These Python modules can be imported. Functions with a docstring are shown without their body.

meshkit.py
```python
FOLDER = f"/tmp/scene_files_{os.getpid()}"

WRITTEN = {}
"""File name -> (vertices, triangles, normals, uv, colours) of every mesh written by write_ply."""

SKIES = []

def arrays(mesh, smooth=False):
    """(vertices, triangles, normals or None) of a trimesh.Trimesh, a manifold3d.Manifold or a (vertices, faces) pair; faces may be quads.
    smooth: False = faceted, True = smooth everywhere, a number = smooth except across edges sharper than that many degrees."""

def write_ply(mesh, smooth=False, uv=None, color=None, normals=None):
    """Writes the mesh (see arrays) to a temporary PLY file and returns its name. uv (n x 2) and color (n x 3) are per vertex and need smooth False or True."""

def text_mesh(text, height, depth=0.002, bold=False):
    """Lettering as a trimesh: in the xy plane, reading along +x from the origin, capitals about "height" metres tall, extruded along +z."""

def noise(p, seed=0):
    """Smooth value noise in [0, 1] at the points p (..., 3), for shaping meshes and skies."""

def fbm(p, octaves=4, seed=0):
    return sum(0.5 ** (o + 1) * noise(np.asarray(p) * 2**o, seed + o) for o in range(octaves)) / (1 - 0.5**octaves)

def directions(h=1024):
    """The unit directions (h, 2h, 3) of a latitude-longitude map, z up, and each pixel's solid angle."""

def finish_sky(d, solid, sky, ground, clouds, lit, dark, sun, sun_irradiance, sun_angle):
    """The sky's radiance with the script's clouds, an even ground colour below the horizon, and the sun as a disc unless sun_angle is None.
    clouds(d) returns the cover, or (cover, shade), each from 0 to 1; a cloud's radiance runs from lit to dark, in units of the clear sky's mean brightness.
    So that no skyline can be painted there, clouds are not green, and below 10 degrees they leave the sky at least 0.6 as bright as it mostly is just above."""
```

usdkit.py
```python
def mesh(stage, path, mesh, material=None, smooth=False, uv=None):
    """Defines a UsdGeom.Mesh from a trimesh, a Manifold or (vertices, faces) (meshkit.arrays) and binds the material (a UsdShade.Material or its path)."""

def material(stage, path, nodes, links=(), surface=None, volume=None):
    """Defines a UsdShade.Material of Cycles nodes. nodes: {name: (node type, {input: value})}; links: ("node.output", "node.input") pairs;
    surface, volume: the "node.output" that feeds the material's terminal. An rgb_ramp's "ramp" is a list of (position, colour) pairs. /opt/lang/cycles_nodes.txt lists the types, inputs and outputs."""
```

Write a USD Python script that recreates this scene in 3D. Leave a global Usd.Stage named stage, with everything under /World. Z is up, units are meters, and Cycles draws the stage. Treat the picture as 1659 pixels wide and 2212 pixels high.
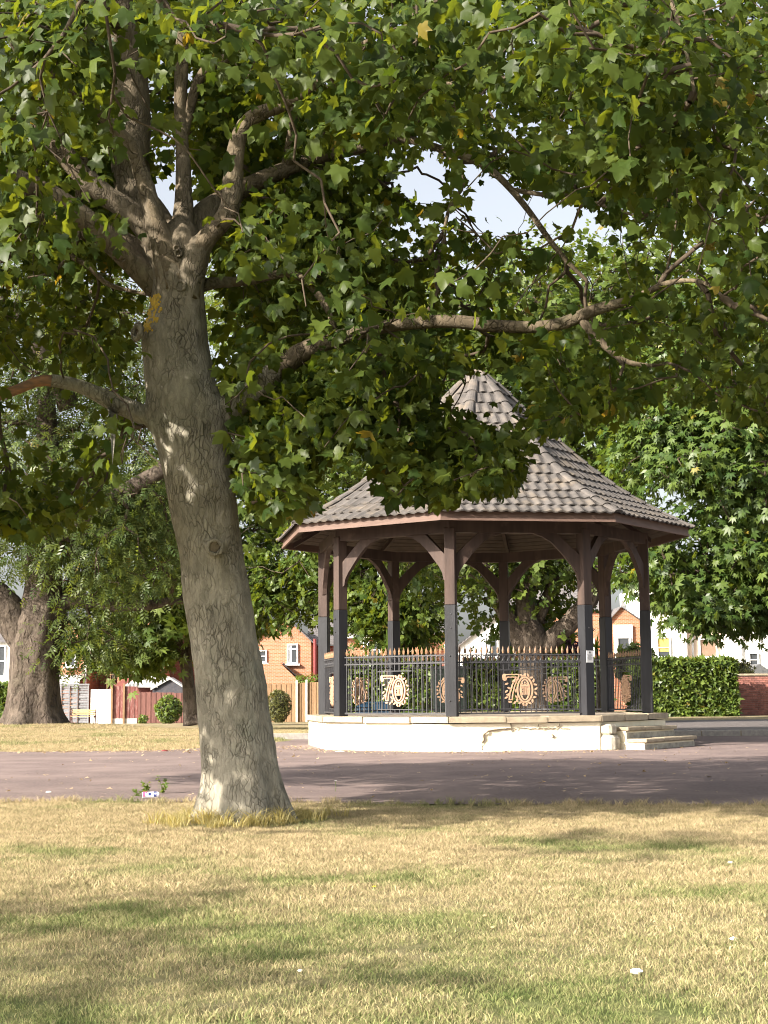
import math, random
import numpy as np, trimesh, usdkit, meshkit
from pxr import Usd, UsdGeom, UsdLux, UsdShade, Gf, Sdf, Vt
from scipy.interpolate import PchipInterpolator
from shapely.geometry import Polygon, Point, box as sbox
from shapely.ops import unary_union
from shapely import affinity

stage = Usd.Stage.CreateInMemory()
UsdGeom.SetStageUpAxis(stage, 'Z')
UsdGeom.SetStageMetersPerUnit(stage, 1.0)
UsdGeom.Xform.Define(stage, '/World')
PI = math.pi

# ------------------------------------------------------------------ camera, sky, sun, exposure
EYE = 1.05
FPX = 3200.0                     # focal length for a picture 1659 wide
PITCH, ROLL = math.radians(6.97), math.radians(0.45)
EXPOSURE = 1.58
SUN_AZ, SUN_EL = math.radians(-58), math.radians(28)      # azimuth from the direction towards the camera, to its left
SUN_I, SKY_I = 1.25, 0.09
F0, R0, U0 = np.array([0, math.cos(PITCH), math.sin(PITCH)]), np.array([1.0, 0, 0]), np.array([0, -math.sin(PITCH), math.cos(PITCH)])
RC, UC = R0 * math.cos(ROLL) - U0 * math.sin(ROLL), U0 * math.cos(ROLL) + R0 * math.sin(ROLL)
CAM = np.array([0, 0, EYE])
cam = UsdGeom.Camera.Define(stage, '/World/camera')
cam.CreateProjectionAttr('perspective')
cam.CreateHorizontalApertureAttr(36.0)
cam.CreateVerticalApertureAttr(48.0)
cam.CreateFocalLengthAttr(36.0 * FPX / 1659)
cam.CreateClippingRangeAttr((0.05, 5000.0))
cam.CreateExposureAttr(EXPOSURE)
mm = np.eye(4); mm[0, :3], mm[1, :3], mm[2, :3], mm[3, :3] = RC, UC, -F0, CAM
cam.AddTransformOp().Set(Gf.Matrix4d(mm.tolist()))

SUN = np.array([math.sin(SUN_AZ) * math.cos(SUN_EL), -math.cos(SUN_AZ) * math.cos(SUN_EL), math.sin(SUN_EL)])
dome = UsdLux.DomeLight.Define(stage, '/World/sky')
dome.GetPrim().SetCustomDataByKey('kind', 'structure')
skym = usdkit.material(stage, '/World/Looks/sky_look', {
    'tex': ('sky_texture', {'sky_type': 'single_scattering', 'sun_disc': False, 'sun_elevation': SUN_EL, 'sun_rotation': math.atan2(SUN[0], SUN[1]), 'aerosol_density': 5.0}),
    'hz': ('hsv', {'saturation': 0.35, 'value': 1.2}), 'bg': ('background_shader', {'strength': SKY_I})}, [('tex.color', 'hz.color'), ('hz.color', 'bg.color')], surface='bg.background')
UsdShade.MaterialBindingAPI.Apply(dome.GetPrim()).Bind(skym)
sun = UsdLux.DistantLight.Define(stage, '/World/sun')
sun.CreateIntensityAttr(SUN_I); sun.CreateAngleAttr(0.53); sun.CreateNormalizeAttr(True); sun.CreateColorAttr(Gf.Vec3f(1.0, 0.91, 0.79))
sz = SUN; sx = np.cross([0, 0, 1], sz); sx /= np.linalg.norm(sx); sy = np.cross(sz, sx)
ms = np.eye(4); ms[0, :3], ms[1, :3], ms[2, :3] = sx, sy, sz
sun.AddTransformOp().Set(Gf.Matrix4d(ms.tolist()))

# ------------------------------------------------------------------ helpers
def at(u, v, Y):
    """A point Y metres ahead that the photograph (1659 x 2212) shows at u, v."""
    d = F0 + (u - 829.5) / FPX * RC - (v - 1106) / FPX * UC
    return CAM + d * (Y / d[1])
def proj(p):
    q = np.asarray(p, float) - CAM
    w = q @ F0
    return 829.5 + (q @ RC) / w * FPX, 1106 - (q @ UC) / w * FPX, w
def scale_at(Y): return FPX / Y

def smooth01(a, b, x):
    t = np.clip((np.asarray(x, float) - a) / (b - a), 0, 1)
    return t * t * (3 - 2 * t)
KERB_Y = 34.4
def gz(x, y):
    """Height of the ground: level near, a kerb's height up behind the bandstand, falling gently to the far fences."""
    x, y = np.asarray(x, float), np.asarray(y, float)
    t = np.clip((y - KERB_Y) / 45.6, 0, 1.2)
    far = 0.13 - 0.58 * t * (1 - 0.75 * smooth01(0, 12, x))
    rise = smooth01(29, 34, y) * smooth01(-1.5, -4.5, x) * 0.10
    z = np.where(y >= KERB_Y, far, rise * smooth01(29, KERB_Y, y))
    return z + 0.16 * np.exp(-(((x + 9.2) / 3.0) ** 2 + ((y - 40) / 2.5) ** 2)) * 1.6

_names = {}
def numbered(parent, name):
    n = _names.get((parent, name), 0)
    _names[(parent, name)] = n + 1
    return f'{parent}/{name}' if n == 0 else f'{parent}/{name}_{n:03d}'
def path_of(o):
    if o is None: return '/World'
    return str(o.GetPath())
def keys(p, label=None, cat=None, group=None, kind=None):
    for k, v in (('label', label), ('category', cat), ('group', group), ('kind', kind)):
        if v: p.SetCustomDataByKey(k, v)
    return p
def obj(name, mesh, material, parent=None, smooth=False, uv=None, **kw):
    path = numbered(path_of(parent), name)
    m = usdkit.mesh(stage, path, mesh, material, smooth=smooth, uv=uv)
    m.CreateDoubleSidedAttr(True)
    return keys(m.GetPrim(), **kw)
def thing(name, label, cat, loc=(0, 0, 0), rotz=0.0, group=None, parent=None):
    x = UsdGeom.Xform.Define(stage, numbered(path_of(parent), name))
    x.AddTranslateOp().Set(Gf.Vec3d(*map(float, loc)))
    if rotz: x.AddRotateZOp().Set(math.degrees(rotz))
    return keys(x.GetPrim(), label, cat, group)
def holder(name, parent):
    return UsdGeom.Xform.Define(stage, numbered(path_of(parent), name)).GetPrim()
def copy_of(src, name, label, loc, rotz=0.0, scale=None, group=None):
    was = src.GetCustomData()
    x = UsdGeom.Xform.Define(stage, numbered('/World', name))
    x.GetPrim().GetReferences().AddInternalReference(src.GetPath())
    x.ClearXformOpOrder()
    x = UsdGeom.Xformable(x.GetPrim())
    x.AddTranslateOp(opSuffix='copy').Set(Gf.Vec3d(*map(float, loc)))
    x.AddRotateZOp(opSuffix='copy').Set(math.degrees(rotz))
    if scale: x.AddScaleOp(opSuffix='copy').Set(Gf.Vec3f(*([scale] * 3)))
    x.GetPrim().SetInstanceable(True)
    return keys(x.GetPrim(), label, was['category'], group or was.get('group'))

class MB:
    """Collects shapes that become one mesh."""
    def __init__(s): s.v, s.f, s.n = [], [], 0
    def add(s, v, f):
        v, f = np.asarray(v, float).reshape(-1, 3), np.asarray(f, int)
        if f.shape[1] == 4: f = np.vstack([f[:, [0, 1, 2]], f[:, [0, 2, 3]]])
        s.v.append(v); s.f.append(f + s.n); s.n += len(v); return s
    def tri(s, m): return s.add(m.vertices, m.faces)
    def box(s, c, size, rz=0.0, chamfer=0.0):
        hx, hy, hz = np.asarray(size, float) / 2
        if chamfer:
            k = min(chamfer, hx * .45, hy * .45, hz * .45)
            pts = [(a * (hx - (k if i != 0 else 0)), b * (hy - (k if i != 1 else 0)), d * (hz - (k if i != 2 else 0))) for a in (-1, 1) for b in (-1, 1) for d in (-1, 1) for i in range(3)]
            m = trimesh.Trimesh(*hull(np.array(pts)), process=False)
            v, f = np.array(m.vertices), np.array(m.faces)
        else:
            v = np.array([(a * hx, b * hy, d * hz) for a in (-1, 1) for b in (-1, 1) for d in (-1, 1)])
            f = BOXF
        if rz:
            ca, sa = math.cos(rz), math.sin(rz)
            v = np.stack([v[:, 0] * ca - v[:, 1] * sa, v[:, 0] * sa + v[:, 1] * ca, v[:, 2]], 1)
        return s.add(v + np.asarray(c, float), f)
    def tube(s, P, R, n=6, caps=True): return s.add(*tube(P, R, n, caps))
    def prism(s, pts, direction):
        """A flat outline pts (n x 3) pushed along direction."""
        pts, d = np.asarray(pts, float), np.asarray(direction, float)
        n = len(pts)
        ax = np.linalg.svd(pts - pts.mean(0))[2]
        q = (pts - pts.mean(0)) @ ax[:2].T
        _, tf = trimesh.creation.triangulate_polygon(Polygon(q), engine='earcut') if False else earcut(q)
        v = np.vstack([pts, pts + d])
        side = [(i, (i + 1) % n, (i + 1) % n + n, i + n) for i in range(n)]
        s.add(v, side)
        k = s.n - len(v)
        s.f.append(np.array(tf)[:, ::-1] + k); s.f.append(np.array(tf) + n + k)
        return s
    def mesh(s): return trimesh.Trimesh(np.vstack(s.v), np.vstack(s.f), process=False)
    def put(s, name, material, parent=None, smooth=False, fix=False, **kw):
        m = s.mesh()
        if fix: trimesh.repair.fix_normals(m)
        return obj(name, m, material, parent, smooth, **kw)
BOXF = np.array([(0, 1, 3), (0, 3, 2), (4, 6, 7), (4, 7, 5), (0, 4, 5), (0, 5, 1), (2, 3, 7), (2, 7, 6), (0, 2, 6), (0, 6, 4), (1, 5, 7), (1, 7, 3)])
def hull(p):
    m = trimesh.convex.convex_hull(p)
    return np.array(m.vertices), np.array(m.faces)
def earcut(q):
    import mapbox_earcut as me
    idx = me.triangulate_float64(np.ascontiguousarray(q, np.float64), np.array([len(q)], np.uint32))
    return None, np.array(idx, int).reshape(-1, 3)

def curve(P, R, step):
    """A smooth polyline through P with radii R, points about step apart."""
    P, R = np.asarray(P, float), np.asarray(R, float)
    t = np.concatenate([[0], np.cumsum(np.linalg.norm(np.diff(P, axis=0), axis=1))])
    s = np.linspace(0, t[-1], max(3, int(t[-1] / step) + 1))
    if len(P) < 3: return np.stack([np.interp(s, t, P[:, k]) for k in range(3)], 1), np.interp(s, t, R)
    from scipy.interpolate import CubicSpline
    q = np.stack([0.5 * CubicSpline(t, P[:, k], bc_type='natural')(s) + 0.5 * PchipInterpolator(t, P[:, k])(s) for k in range(3)], 1)
    return q, PchipInterpolator(t, R)(s)
def frames(P):
    T = np.gradient(P, axis=0); T /= np.maximum(np.linalg.norm(T, axis=1, keepdims=True), 1e-9)
    a = np.array([0.0, 1.0, 0]) if abs(T[0, 1]) < .8 else np.array([1.0, 0, 0])
    N = np.zeros_like(P); N[0] = a - T[0] * (a @ T[0]); N[0] /= np.linalg.norm(N[0])
    for i in range(1, len(P)):
        n = N[i - 1] - T[i] * (N[i - 1] @ T[i]); N[i] = n / max(np.linalg.norm(n), 1e-9)
    return T, N, np.cross(T, N)
def tube(P, R, n=6, caps=True, shape=None):
    P = np.asarray(P, float); R = np.broadcast_to(np.asarray(R, float), (len(P),))
    T, N, B = frames(P)
    a = np.arange(n) / n * 2 * PI
    k = np.ones((len(P), n)) if shape is None else shape(a[None, :], np.arange(len(P))[:, None])
    v = P[:, None] + (R[:, None] * k)[..., None] * (np.cos(a)[None, :, None] * N[:, None] + np.sin(a)[None, :, None] * B[:, None])
    m = len(P)
    i, j = np.meshgrid(np.arange(m - 1), np.arange(n), indexing='ij')
    q = np.stack([i * n + j, i * n + (j + 1) % n, (i + 1) * n + (j + 1) % n, (i + 1) * n + j], -1).reshape(-1, 4)
    f = np.vstack([q[:, [0, 1, 2]], q[:, [0, 2, 3]]])
    v = v.reshape(-1, 3)
    if caps:
        v = np.vstack([v, P[0], P[-1]])
        e = np.arange(n)
        f = np.vstack([f, np.stack([np.full(n, m * n), (e + 1) % n, e], 1), np.stack([np.full(n, m * n + 1), (m - 1) * n + e, (m - 1) * n + (e + 1) % n], 1)])
    return v, f

# ------------------------------------------------------------------ materials
def mat(name, c1, c2=None, rough=0.75, scale=6.0, detail=5, bump=None, spec=0.3, stretch=(1, 1, 1), ramp=(0.35, 0.65), metallic=0.0, c3=None, scale3=1.0, ramp3=(0.45, 0.65), bump_stretch=None, rand=0.0, coord='position'):
    """A principled material: two colours mixed by noise, a third in larger patches, and fine relief (bump = (scale, depth in metres))."""
    nodes = {'geo': ('geometry', {}), 'map': ('mapping', {'scale': stretch}), 'n': ('noise_texture', {'scale': scale, 'detail': detail, 'roughness': 0.6}),
             'r': ('map_range', {'from_min': ramp[0], 'from_max': ramp[1], 'clamp': True}), 'mx': ('mix_color', {'a': c1, 'b': c2 or c1}),
             'p': ('principled_bsdf', {'roughness': rough, 'specular_ior_level': spec, 'metallic': metallic})}
    links = [('geo.position', 'map.vector'), ('map.vector', 'n.vector'), ('n.fac', 'r.value'), ('r.result', 'mx.fac')]
    out = 'mx.result'
    if c3:
        nodes |= {'n3': ('noise_texture', {'scale': scale3, 'detail': 4, 'roughness': 0.6}), 'r3': ('map_range', {'from_min': ramp3[0], 'from_max': ramp3[1], 'clamp': True}), 'mx3': ('mix_color', {'b': c3})}
        links += [('geo.position', 'n3.vector'), ('n3.fac', 'r3.value'), ('r3.result', 'mx3.fac'), (out, 'mx3.a')]
        out = 'mx3.result'
    if rand:
        nodes |= {'oi': ('object_info', {}), 'rr': ('map_range', {'to_min': 1 - rand, 'to_max': 1 + rand}), 'hv': ('hsv', {})}
        links += [('oi.random', 'rr.value'), ('rr.result', 'hv.value'), (out, 'hv.color')]
        out = 'hv.color'
    links.append((out, 'p.base_color'))
    if bump:
        nodes |= {'mb': ('mapping', {'scale': bump_stretch or stretch}), 'nb': ('noise_texture', {'scale': bump[0], 'detail': 6, 'roughness': 0.65}), 'b': ('bump', {'distance': bump[1], 'strength': 1.0})}
        links += [('geo.position', 'mb.vector'), ('mb.vector', 'nb.vector'), ('nb.fac', 'b.height'), ('b.normal', 'p.normal')]
    return usdkit.material(stage, f'/World/Looks/{name}', nodes, links, surface='p.BSDF')

def leaf_mat(name, dark, light, autumn=(0.17, 0.14, 0.03), trans=0.45, gloss=0.35, rough=0.42, tcol=(1.6, 1.35, 0.5)):
    """Leaf colours picked by the leaf's own random number (st.x); light passes through."""
    mid = tuple((a + b) / 2 for a, b in zip(dark, light))
    nodes = {'at': ('attribute', {'attribute': 'st'}), 's': ('separate_xyz', {}), 'ra': ('rgb_ramp', {'ramp': [(0, dark), (0.45, mid), (0.96, light), (0.991, light), (0.996, autumn), (1.0, autumn)]}),
             'p': ('principled_bsdf', {'roughness': rough, 'specular_ior_level': gloss}), 'tm': ('mix_color', {'blend_type': 'multiply', 'fac': 1.0, 'b': tcol, 'use_clamp': False}),
             't': ('translucent_bsdf', {}), 'm': ('mix_closure', {'fac': trans})}
    links = [('at.vector', 's.vector'), ('s.x', 'ra.fac'), ('ra.color', 'p.base_color'), ('ra.color', 'tm.a'), ('tm.result', 't.color'), ('p.BSDF', 'm.closure1'), ('t.BSDF', 'm.closure2')]
    return usdkit.material(stage, f'/World/Looks/{name}', nodes, links, surface='m.closure')

def brick_mat(name, c1, c2, mortar, row=0.075, width=0.225, msize=0.010, dirt=(0.2, 0.12, 0.08)):
    nodes = {'geo': ('geometry', {}), 'sp': ('separate_xyz', {}), 'ad': ('math', {'math_type': 'add'}), 'cb': ('combine_xyz', {}),
             'br': ('brick_texture', {'color1': c1, 'color2': c2, 'mortar': mortar, 'scale': 1.0, 'mortar_size': msize, 'brick_width': width, 'row_height': row, 'bias': 0.0}),
             'n': ('noise_texture', {'scale': 1.6, 'detail': 5}), 'r': ('map_range', {'from_min': 0.45, 'from_max': 0.75, 'to_max': 0.55, 'clamp': True}), 'mx': ('mix_color', {'b': dirt}),
             'b': ('bump', {'distance': 0.006, 'invert': True}), 'p': ('principled_bsdf', {'roughness': 0.9, 'specular_ior_level': 0.2})}
    links = [('geo.position', 'sp.vector'), ('sp.x', 'ad.value1'), ('sp.y', 'ad.value2'), ('ad.value', 'cb.x'), ('sp.z', 'cb.y'), ('cb.vector', 'br.vector'), ('geo.position', 'n.vector'), ('n.fac', 'r.value'),
             ('r.result', 'mx.fac'), ('br.color', 'mx.a'), ('mx.result', 'p.base_color'), ('br.fac', 'b.height'), ('b.normal', 'p.normal')]
    return usdkit.material(stage, f'/World/Looks/{name}', nodes, links, surface='p.BSDF')

def bark_mat(name, base, pale, crack, lichen, cscale=9.0, vs=0.33, depth=0.02, lich=(0.56, 0.72), crackw=0.10, dist=0.10, top=None, ckmax=0.72):
    """Flaking bark: stretched cells with dark cracks, pale and lichen-grown patches."""
    nodes = {'geo': ('geometry', {}), 'dn': ('noise_texture', {'scale': 7.0, 'detail': 4}), 'dm': ('mix_color', {'blend_type': 'linear_light', 'fac': dist}),
             'map': ('mapping', {'scale': (1, 1, vs)}), 'v': ('voronoi_texture', {'feature': 'distance_to_edge', 'scale': cscale}), 'v2': ('voronoi_texture', {'feature': 'f1', 'scale': cscale}),
             'cr': ('map_range', {'from_min': 0.0, 'from_max': crackw, 'clamp': True}), 'n1': ('noise_texture', {'scale': 2.2, 'detail': 6, 'roughness': 0.65}), 'n2': ('noise_texture', {'scale': 20, 'detail': 5, 'roughness': 0.7}),
             'r1': ('map_range', {'from_min': 0.38, 'from_max': 0.62, 'clamp': True}), 'm1': ('mix_color', {'a': base, 'b': pale}), 'nl': ('noise_texture', {'scale': 1.3, 'detail': 7, 'roughness': 0.7}),
             'rl': ('map_range', {'from_min': lich[0], 'from_max': lich[1], 'to_max': 0.8, 'clamp': True}), 'ml': ('mix_color', {'b': lichen}),
             'vt': ('rgb_to_bw', {}), 'rv': ('map_range', {'to_min': .84, 'to_max': 1.14}), 'hv2': ('hsv', {}), 'nk': ('noise_texture', {'scale': 5.0, 'detail': 4}), 'rk': ('map_range', {'from_min': 0.38, 'from_max': 0.66, 'to_min': 0.05, 'to_max': ckmax, 'clamp': True}), 'iv': ('math', {'math_type': 'subtract', 'value1': 1.0}), 'kk': ('math', {'math_type': 'multiply'}),
             'mc': ('mix_color', {'b': crack}), 'r2': ('map_range', {'from_min': .25, 'from_max': .75, 'to_min': 0.62, 'to_max': 1.3}), 'hv': ('hsv', {}),
             'h': ('math', {'math_type': 'multiply_add', 'value2': 0.9}), 'hs': ('math', {'math_type': 'subtract', 'value1': 1.0}), 'b': ('bump', {'distance': depth, 'strength': 1.0}),
             'p': ('principled_bsdf', {'roughness': 0.92, 'specular_ior_level': 0.2})}
    links = [('geo.position', 'dn.vector'), ('geo.position', 'dm.a'), ('dn.color', 'dm.b'), ('dm.result', 'map.vector'), ('map.vector', 'v.vector'), ('map.vector', 'v2.vector'), ('v.distance', 'cr.value'),
             ('geo.position', 'n1.vector'), ('n1.fac', 'r1.value'), ('r1.result', 'm1.fac'), ('geo.position', 'nl.vector'), ('nl.fac', 'rl.value'), ('rl.result', 'ml.fac'), ('m1.result', 'ml.a'),
             ('geo.position', 'nk.vector'), ('nk.fac', 'rk.value'), ('cr.result', 'iv.value2'), ('iv.value', 'kk.value1'), ('rk.result', 'kk.value2'), ('kk.value', 'mc.fac'), ('ml.result', 'mc.a'),
             ('map.vector', 'n2.vector'), ('n2.fac', 'r2.value'), ('r2.result', 'hv.value'), ('v2.color', 'vt.color'), ('vt.val', 'rv.value'), ('rv.result', 'hv2.value'), ('mc.result', 'hv2.color'), ('hv2.color', 'hv.color'), ('hv.color', 'p.base_color'),
             ('kk.value', 'hs.value2'), ('n2.fac', 'h.value1'), ('hs.value', 'h.value3'), ('h.value', 'b.height'), ('b.normal', 'p.normal')]
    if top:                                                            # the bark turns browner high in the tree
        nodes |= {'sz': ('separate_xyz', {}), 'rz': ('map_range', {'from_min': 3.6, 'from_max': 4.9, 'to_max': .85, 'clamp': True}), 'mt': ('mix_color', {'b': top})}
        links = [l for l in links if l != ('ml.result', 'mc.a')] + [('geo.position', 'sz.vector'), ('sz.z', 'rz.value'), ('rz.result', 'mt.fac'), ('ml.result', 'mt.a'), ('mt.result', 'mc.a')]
    return usdkit.material(stage, f'/World/Looks/{name}', nodes, links, surface='p.BSDF')

def glass_mat(name, tint=(0.05, 0.055, 0.06)):
    return usdkit.material(stage, f'/World/Looks/{name}', {'d': ('diffuse_bsdf', {'color': tint}), 'g': ('glossy_bsdf', {'roughness': 0.04, 'color': (0.9, 0.9, 0.9)}), 'f': ('fresnel', {'IOR': 1.5}), 'm': ('mix_closure', {})},
                           [('f.fac', 'm.fac'), ('d.BSDF', 'm.closure1'), ('g.BSDF', 'm.closure2')], surface='m.closure')

def grass_mat(name, blade):
    """Dry turf: straw with greener patches of its own, the same on the soil and on the blades."""
    straw, straw2, green, green2 = (0.42, 0.335, 0.205), (0.29, 0.235, 0.135), (0.115, 0.148, 0.050), (0.205, 0.218, 0.088)
    nodes = {'geo': ('geometry', {}), 'fl': ('mapping', {'scale': (1, 1, 0)}), 'n1': ('noise_texture', {'scale': 0.55, 'detail': 5, 'roughness': 0.62}), 'r1': ('map_range', {'from_min': 0.47, 'from_max': 0.66, 'clamp': True}),
             'sy': ('separate_xyz', {}), 'near': ('map_range', {'from_min': 12.0, 'from_max': 5.0, 'to_min': -0.20, 'to_max': 0.55, 'clamp': True}), 'ad': ('math', {'math_type': 'add', 'use_clamp': True}),
             'n2': ('noise_texture', {'scale': 5.0, 'detail': 5}), 'r2': ('map_range', {'from_min': 0.35, 'from_max': 0.65, 'clamp': True}), 'ms': ('mix_color', {'a': straw, 'b': straw2}), 'mg': ('mix_color', {'a': green2, 'b': green}), 'mx': ('mix_color', {})}
    links = [('geo.position', 'fl.vector'), ('fl.vector', 'n1.vector'), ('n1.fac', 'r1.value'), ('geo.position', 'sy.vector'), ('sy.y', 'near.value'), ('r1.result', 'ad.value1'), ('near.result', 'ad.value2'),
             ('fl.vector', 'n2.vector'), ('n2.fac', 'r2.value'), ('r2.result', 'ms.fac'), ('r2.result', 'mg.fac'), ('ms.result', 'mx.a'), ('mg.result', 'mx.b')]
    if blade:
        nodes |= {'at': ('attribute', {'attribute': 'st'}), 's': ('separate_xyz', {}), 'sh': ('math', {'math_type': 'multiply_add', 'value2': 0.9, 'value3': -0.45}), 'ad2': ('math', {'math_type': 'add', 'use_clamp': True}),
                  'v': ('map_range', {'from_min': 0, 'from_max': 1, 'to_min': 0.65, 'to_max': 1.45}), 'hv': ('hsv', {}), 'd': ('diffuse_bsdf', {}), 't': ('translucent_bsdf', {}), 'm': ('mix_closure', {'fac': 0.3})}
        links += [('at.vector', 's.vector'), ('s.x', 'sh.value1'), ('ad.value', 'ad2.value1'), ('sh.value', 'ad2.value2'), ('ad2.value', 'mx.fac'), ('s.y', 'v.value'), ('v.result', 'hv.value'), ('mx.result', 'hv.color'),
                  ('hv.color', 'd.color'), ('hv.color', 't.color'), ('d.BSDF', 'm.closure1'), ('t.BSDF', 'm.closure2')]
        return usdkit.material(stage, f'/World/Looks/{name}', nodes, links, surface='m.closure')
    nodes |= {'n3': ('noise_texture', {'scale': 45, 'detail': 6, 'roughness': 0.7}), 'r3': ('map_range', {'to_min': 0.35, 'to_max': 1.15}), 'hv': ('hsv', {}), 'b': ('bump', {'distance': 0.03}), 'p': ('principled_bsdf', {'roughness': 0.95, 'specular_ior_level': 0.1})}
    links += [('ad.value', 'mx.fac'), ('geo.position', 'n3.vector'), ('n3.fac', 'r3.value'), ('r3.result', 'hv.value'), ('mx.result', 'hv.color'), ('hv.color', 'p.base_color'), ('n3.fac', 'b.height'), ('b.normal', 'p.normal')]
    return usdkit.material(stage, f'/World/Looks/{name}', nodes, links, surface='p.BSDF')

M = {}
M['turf'] = grass_mat('turf', False)
M['blade'] = grass_mat('grass_blade', True)
M['asphalt'] = mat('asphalt', (0.100, 0.078, 0.075), (0.195, 0.150, 0.140), 0.9, 38, 8, (150, 0.006), 0.15, c3=(0.215, 0.165, 0.150), scale3=0.9, ramp3=(0.42, 0.7), ramp=(.3,.7))
M['asphalt_far'] = mat('asphalt_far', (0.09, 0.08, 0.078), (0.13, 0.115, 0.11), 0.9, 40, 6, (160, 0.004), 0.15)
M['kerb'] = mat('kerb_stone', (0.20, 0.185, 0.17), (0.27, 0.25, 0.22), 0.9, 14, 5, (60, 0.004))
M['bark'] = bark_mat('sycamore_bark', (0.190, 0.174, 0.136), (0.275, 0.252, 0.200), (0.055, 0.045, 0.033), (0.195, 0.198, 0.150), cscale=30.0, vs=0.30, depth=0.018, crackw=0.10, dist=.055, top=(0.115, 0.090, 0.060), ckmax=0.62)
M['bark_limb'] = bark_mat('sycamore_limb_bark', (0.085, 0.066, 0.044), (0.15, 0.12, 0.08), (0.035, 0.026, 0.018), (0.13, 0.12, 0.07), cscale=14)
M['bark_old'] = bark_mat('old_bark', (0.075, 0.058, 0.046), (0.125, 0.10, 0.078), (0.028, 0.021, 0.016), (0.115, 0.102, 0.072), cscale=6.0, vs=0.22, depth=0.06, crackw=0.22)
M['twig'] = mat('twig_bark', (0.045, 0.032, 0.022), (0.08, 0.06, 0.04), 0.9, 12)
M['broken'] = mat('torn_wood', (0.32, 0.16, 0.08), (0.16, 0.10, 0.07), 0.9, 12, stretch=(1, 1, 3))
M['leaf'] = leaf_mat('sycamore_leaf', (0.026, 0.051, 0.011), (0.084, 0.118, 0.023), gloss=0.22, trans=0.56, tcol=(1.9, 1.5, 0.45))
M['leaf_ash'] = leaf_mat('ash_leaf', (0.045, 0.078, 0.022), (0.11, 0.145, 0.040), trans=0.45)
M['leaf_mid'] = leaf_mat('lime_leaf', (0.038, 0.072, 0.014), (0.105, 0.142, 0.026), trans=0.4)
M['leaf_chestnut'] = leaf_mat('chestnut_leaf', (0.034, 0.070, 0.015), (0.10, 0.145, 0.030), autumn=(0.25, 0.2, 0.03), trans=0.42)
M['leaf_hedge'] = leaf_mat('hedge_leaf', (0.040, 0.075, 0.014), (0.130, 0.180, 0.030), trans=0.3, gloss=0.5)
M['leaf_bush'] = leaf_mat('bush_leaf', (0.05, 0.06, 0.02), (0.12, 0.12, 0.04), trans=0.25)
M['leaf_purple'] = leaf_mat('purple_leaf', (0.045, 0.014, 0.028), (0.09, 0.03, 0.05), trans=0.3, tcol=(1.4, 0.8, 1.0))
M['leaf_weed'] = leaf_mat('weed_leaf', (0.07, 0.12, 0.02), (0.14, 0.20, 0.04), trans=0.35)
M['stalk'] = leaf_mat('dry_stalk', (0.24, 0.22, 0.09), (0.46, 0.40, 0.20), trans=0.35, gloss=.1, autumn=(.3, .3, .08))
M['core'] = mat('foliage_shade', (0.026, 0.026, 0.014), (0.036, 0.034, 0.018), 0.95, 6)  # dark colour standing for the shade deep inside hedges and bushes
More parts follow.
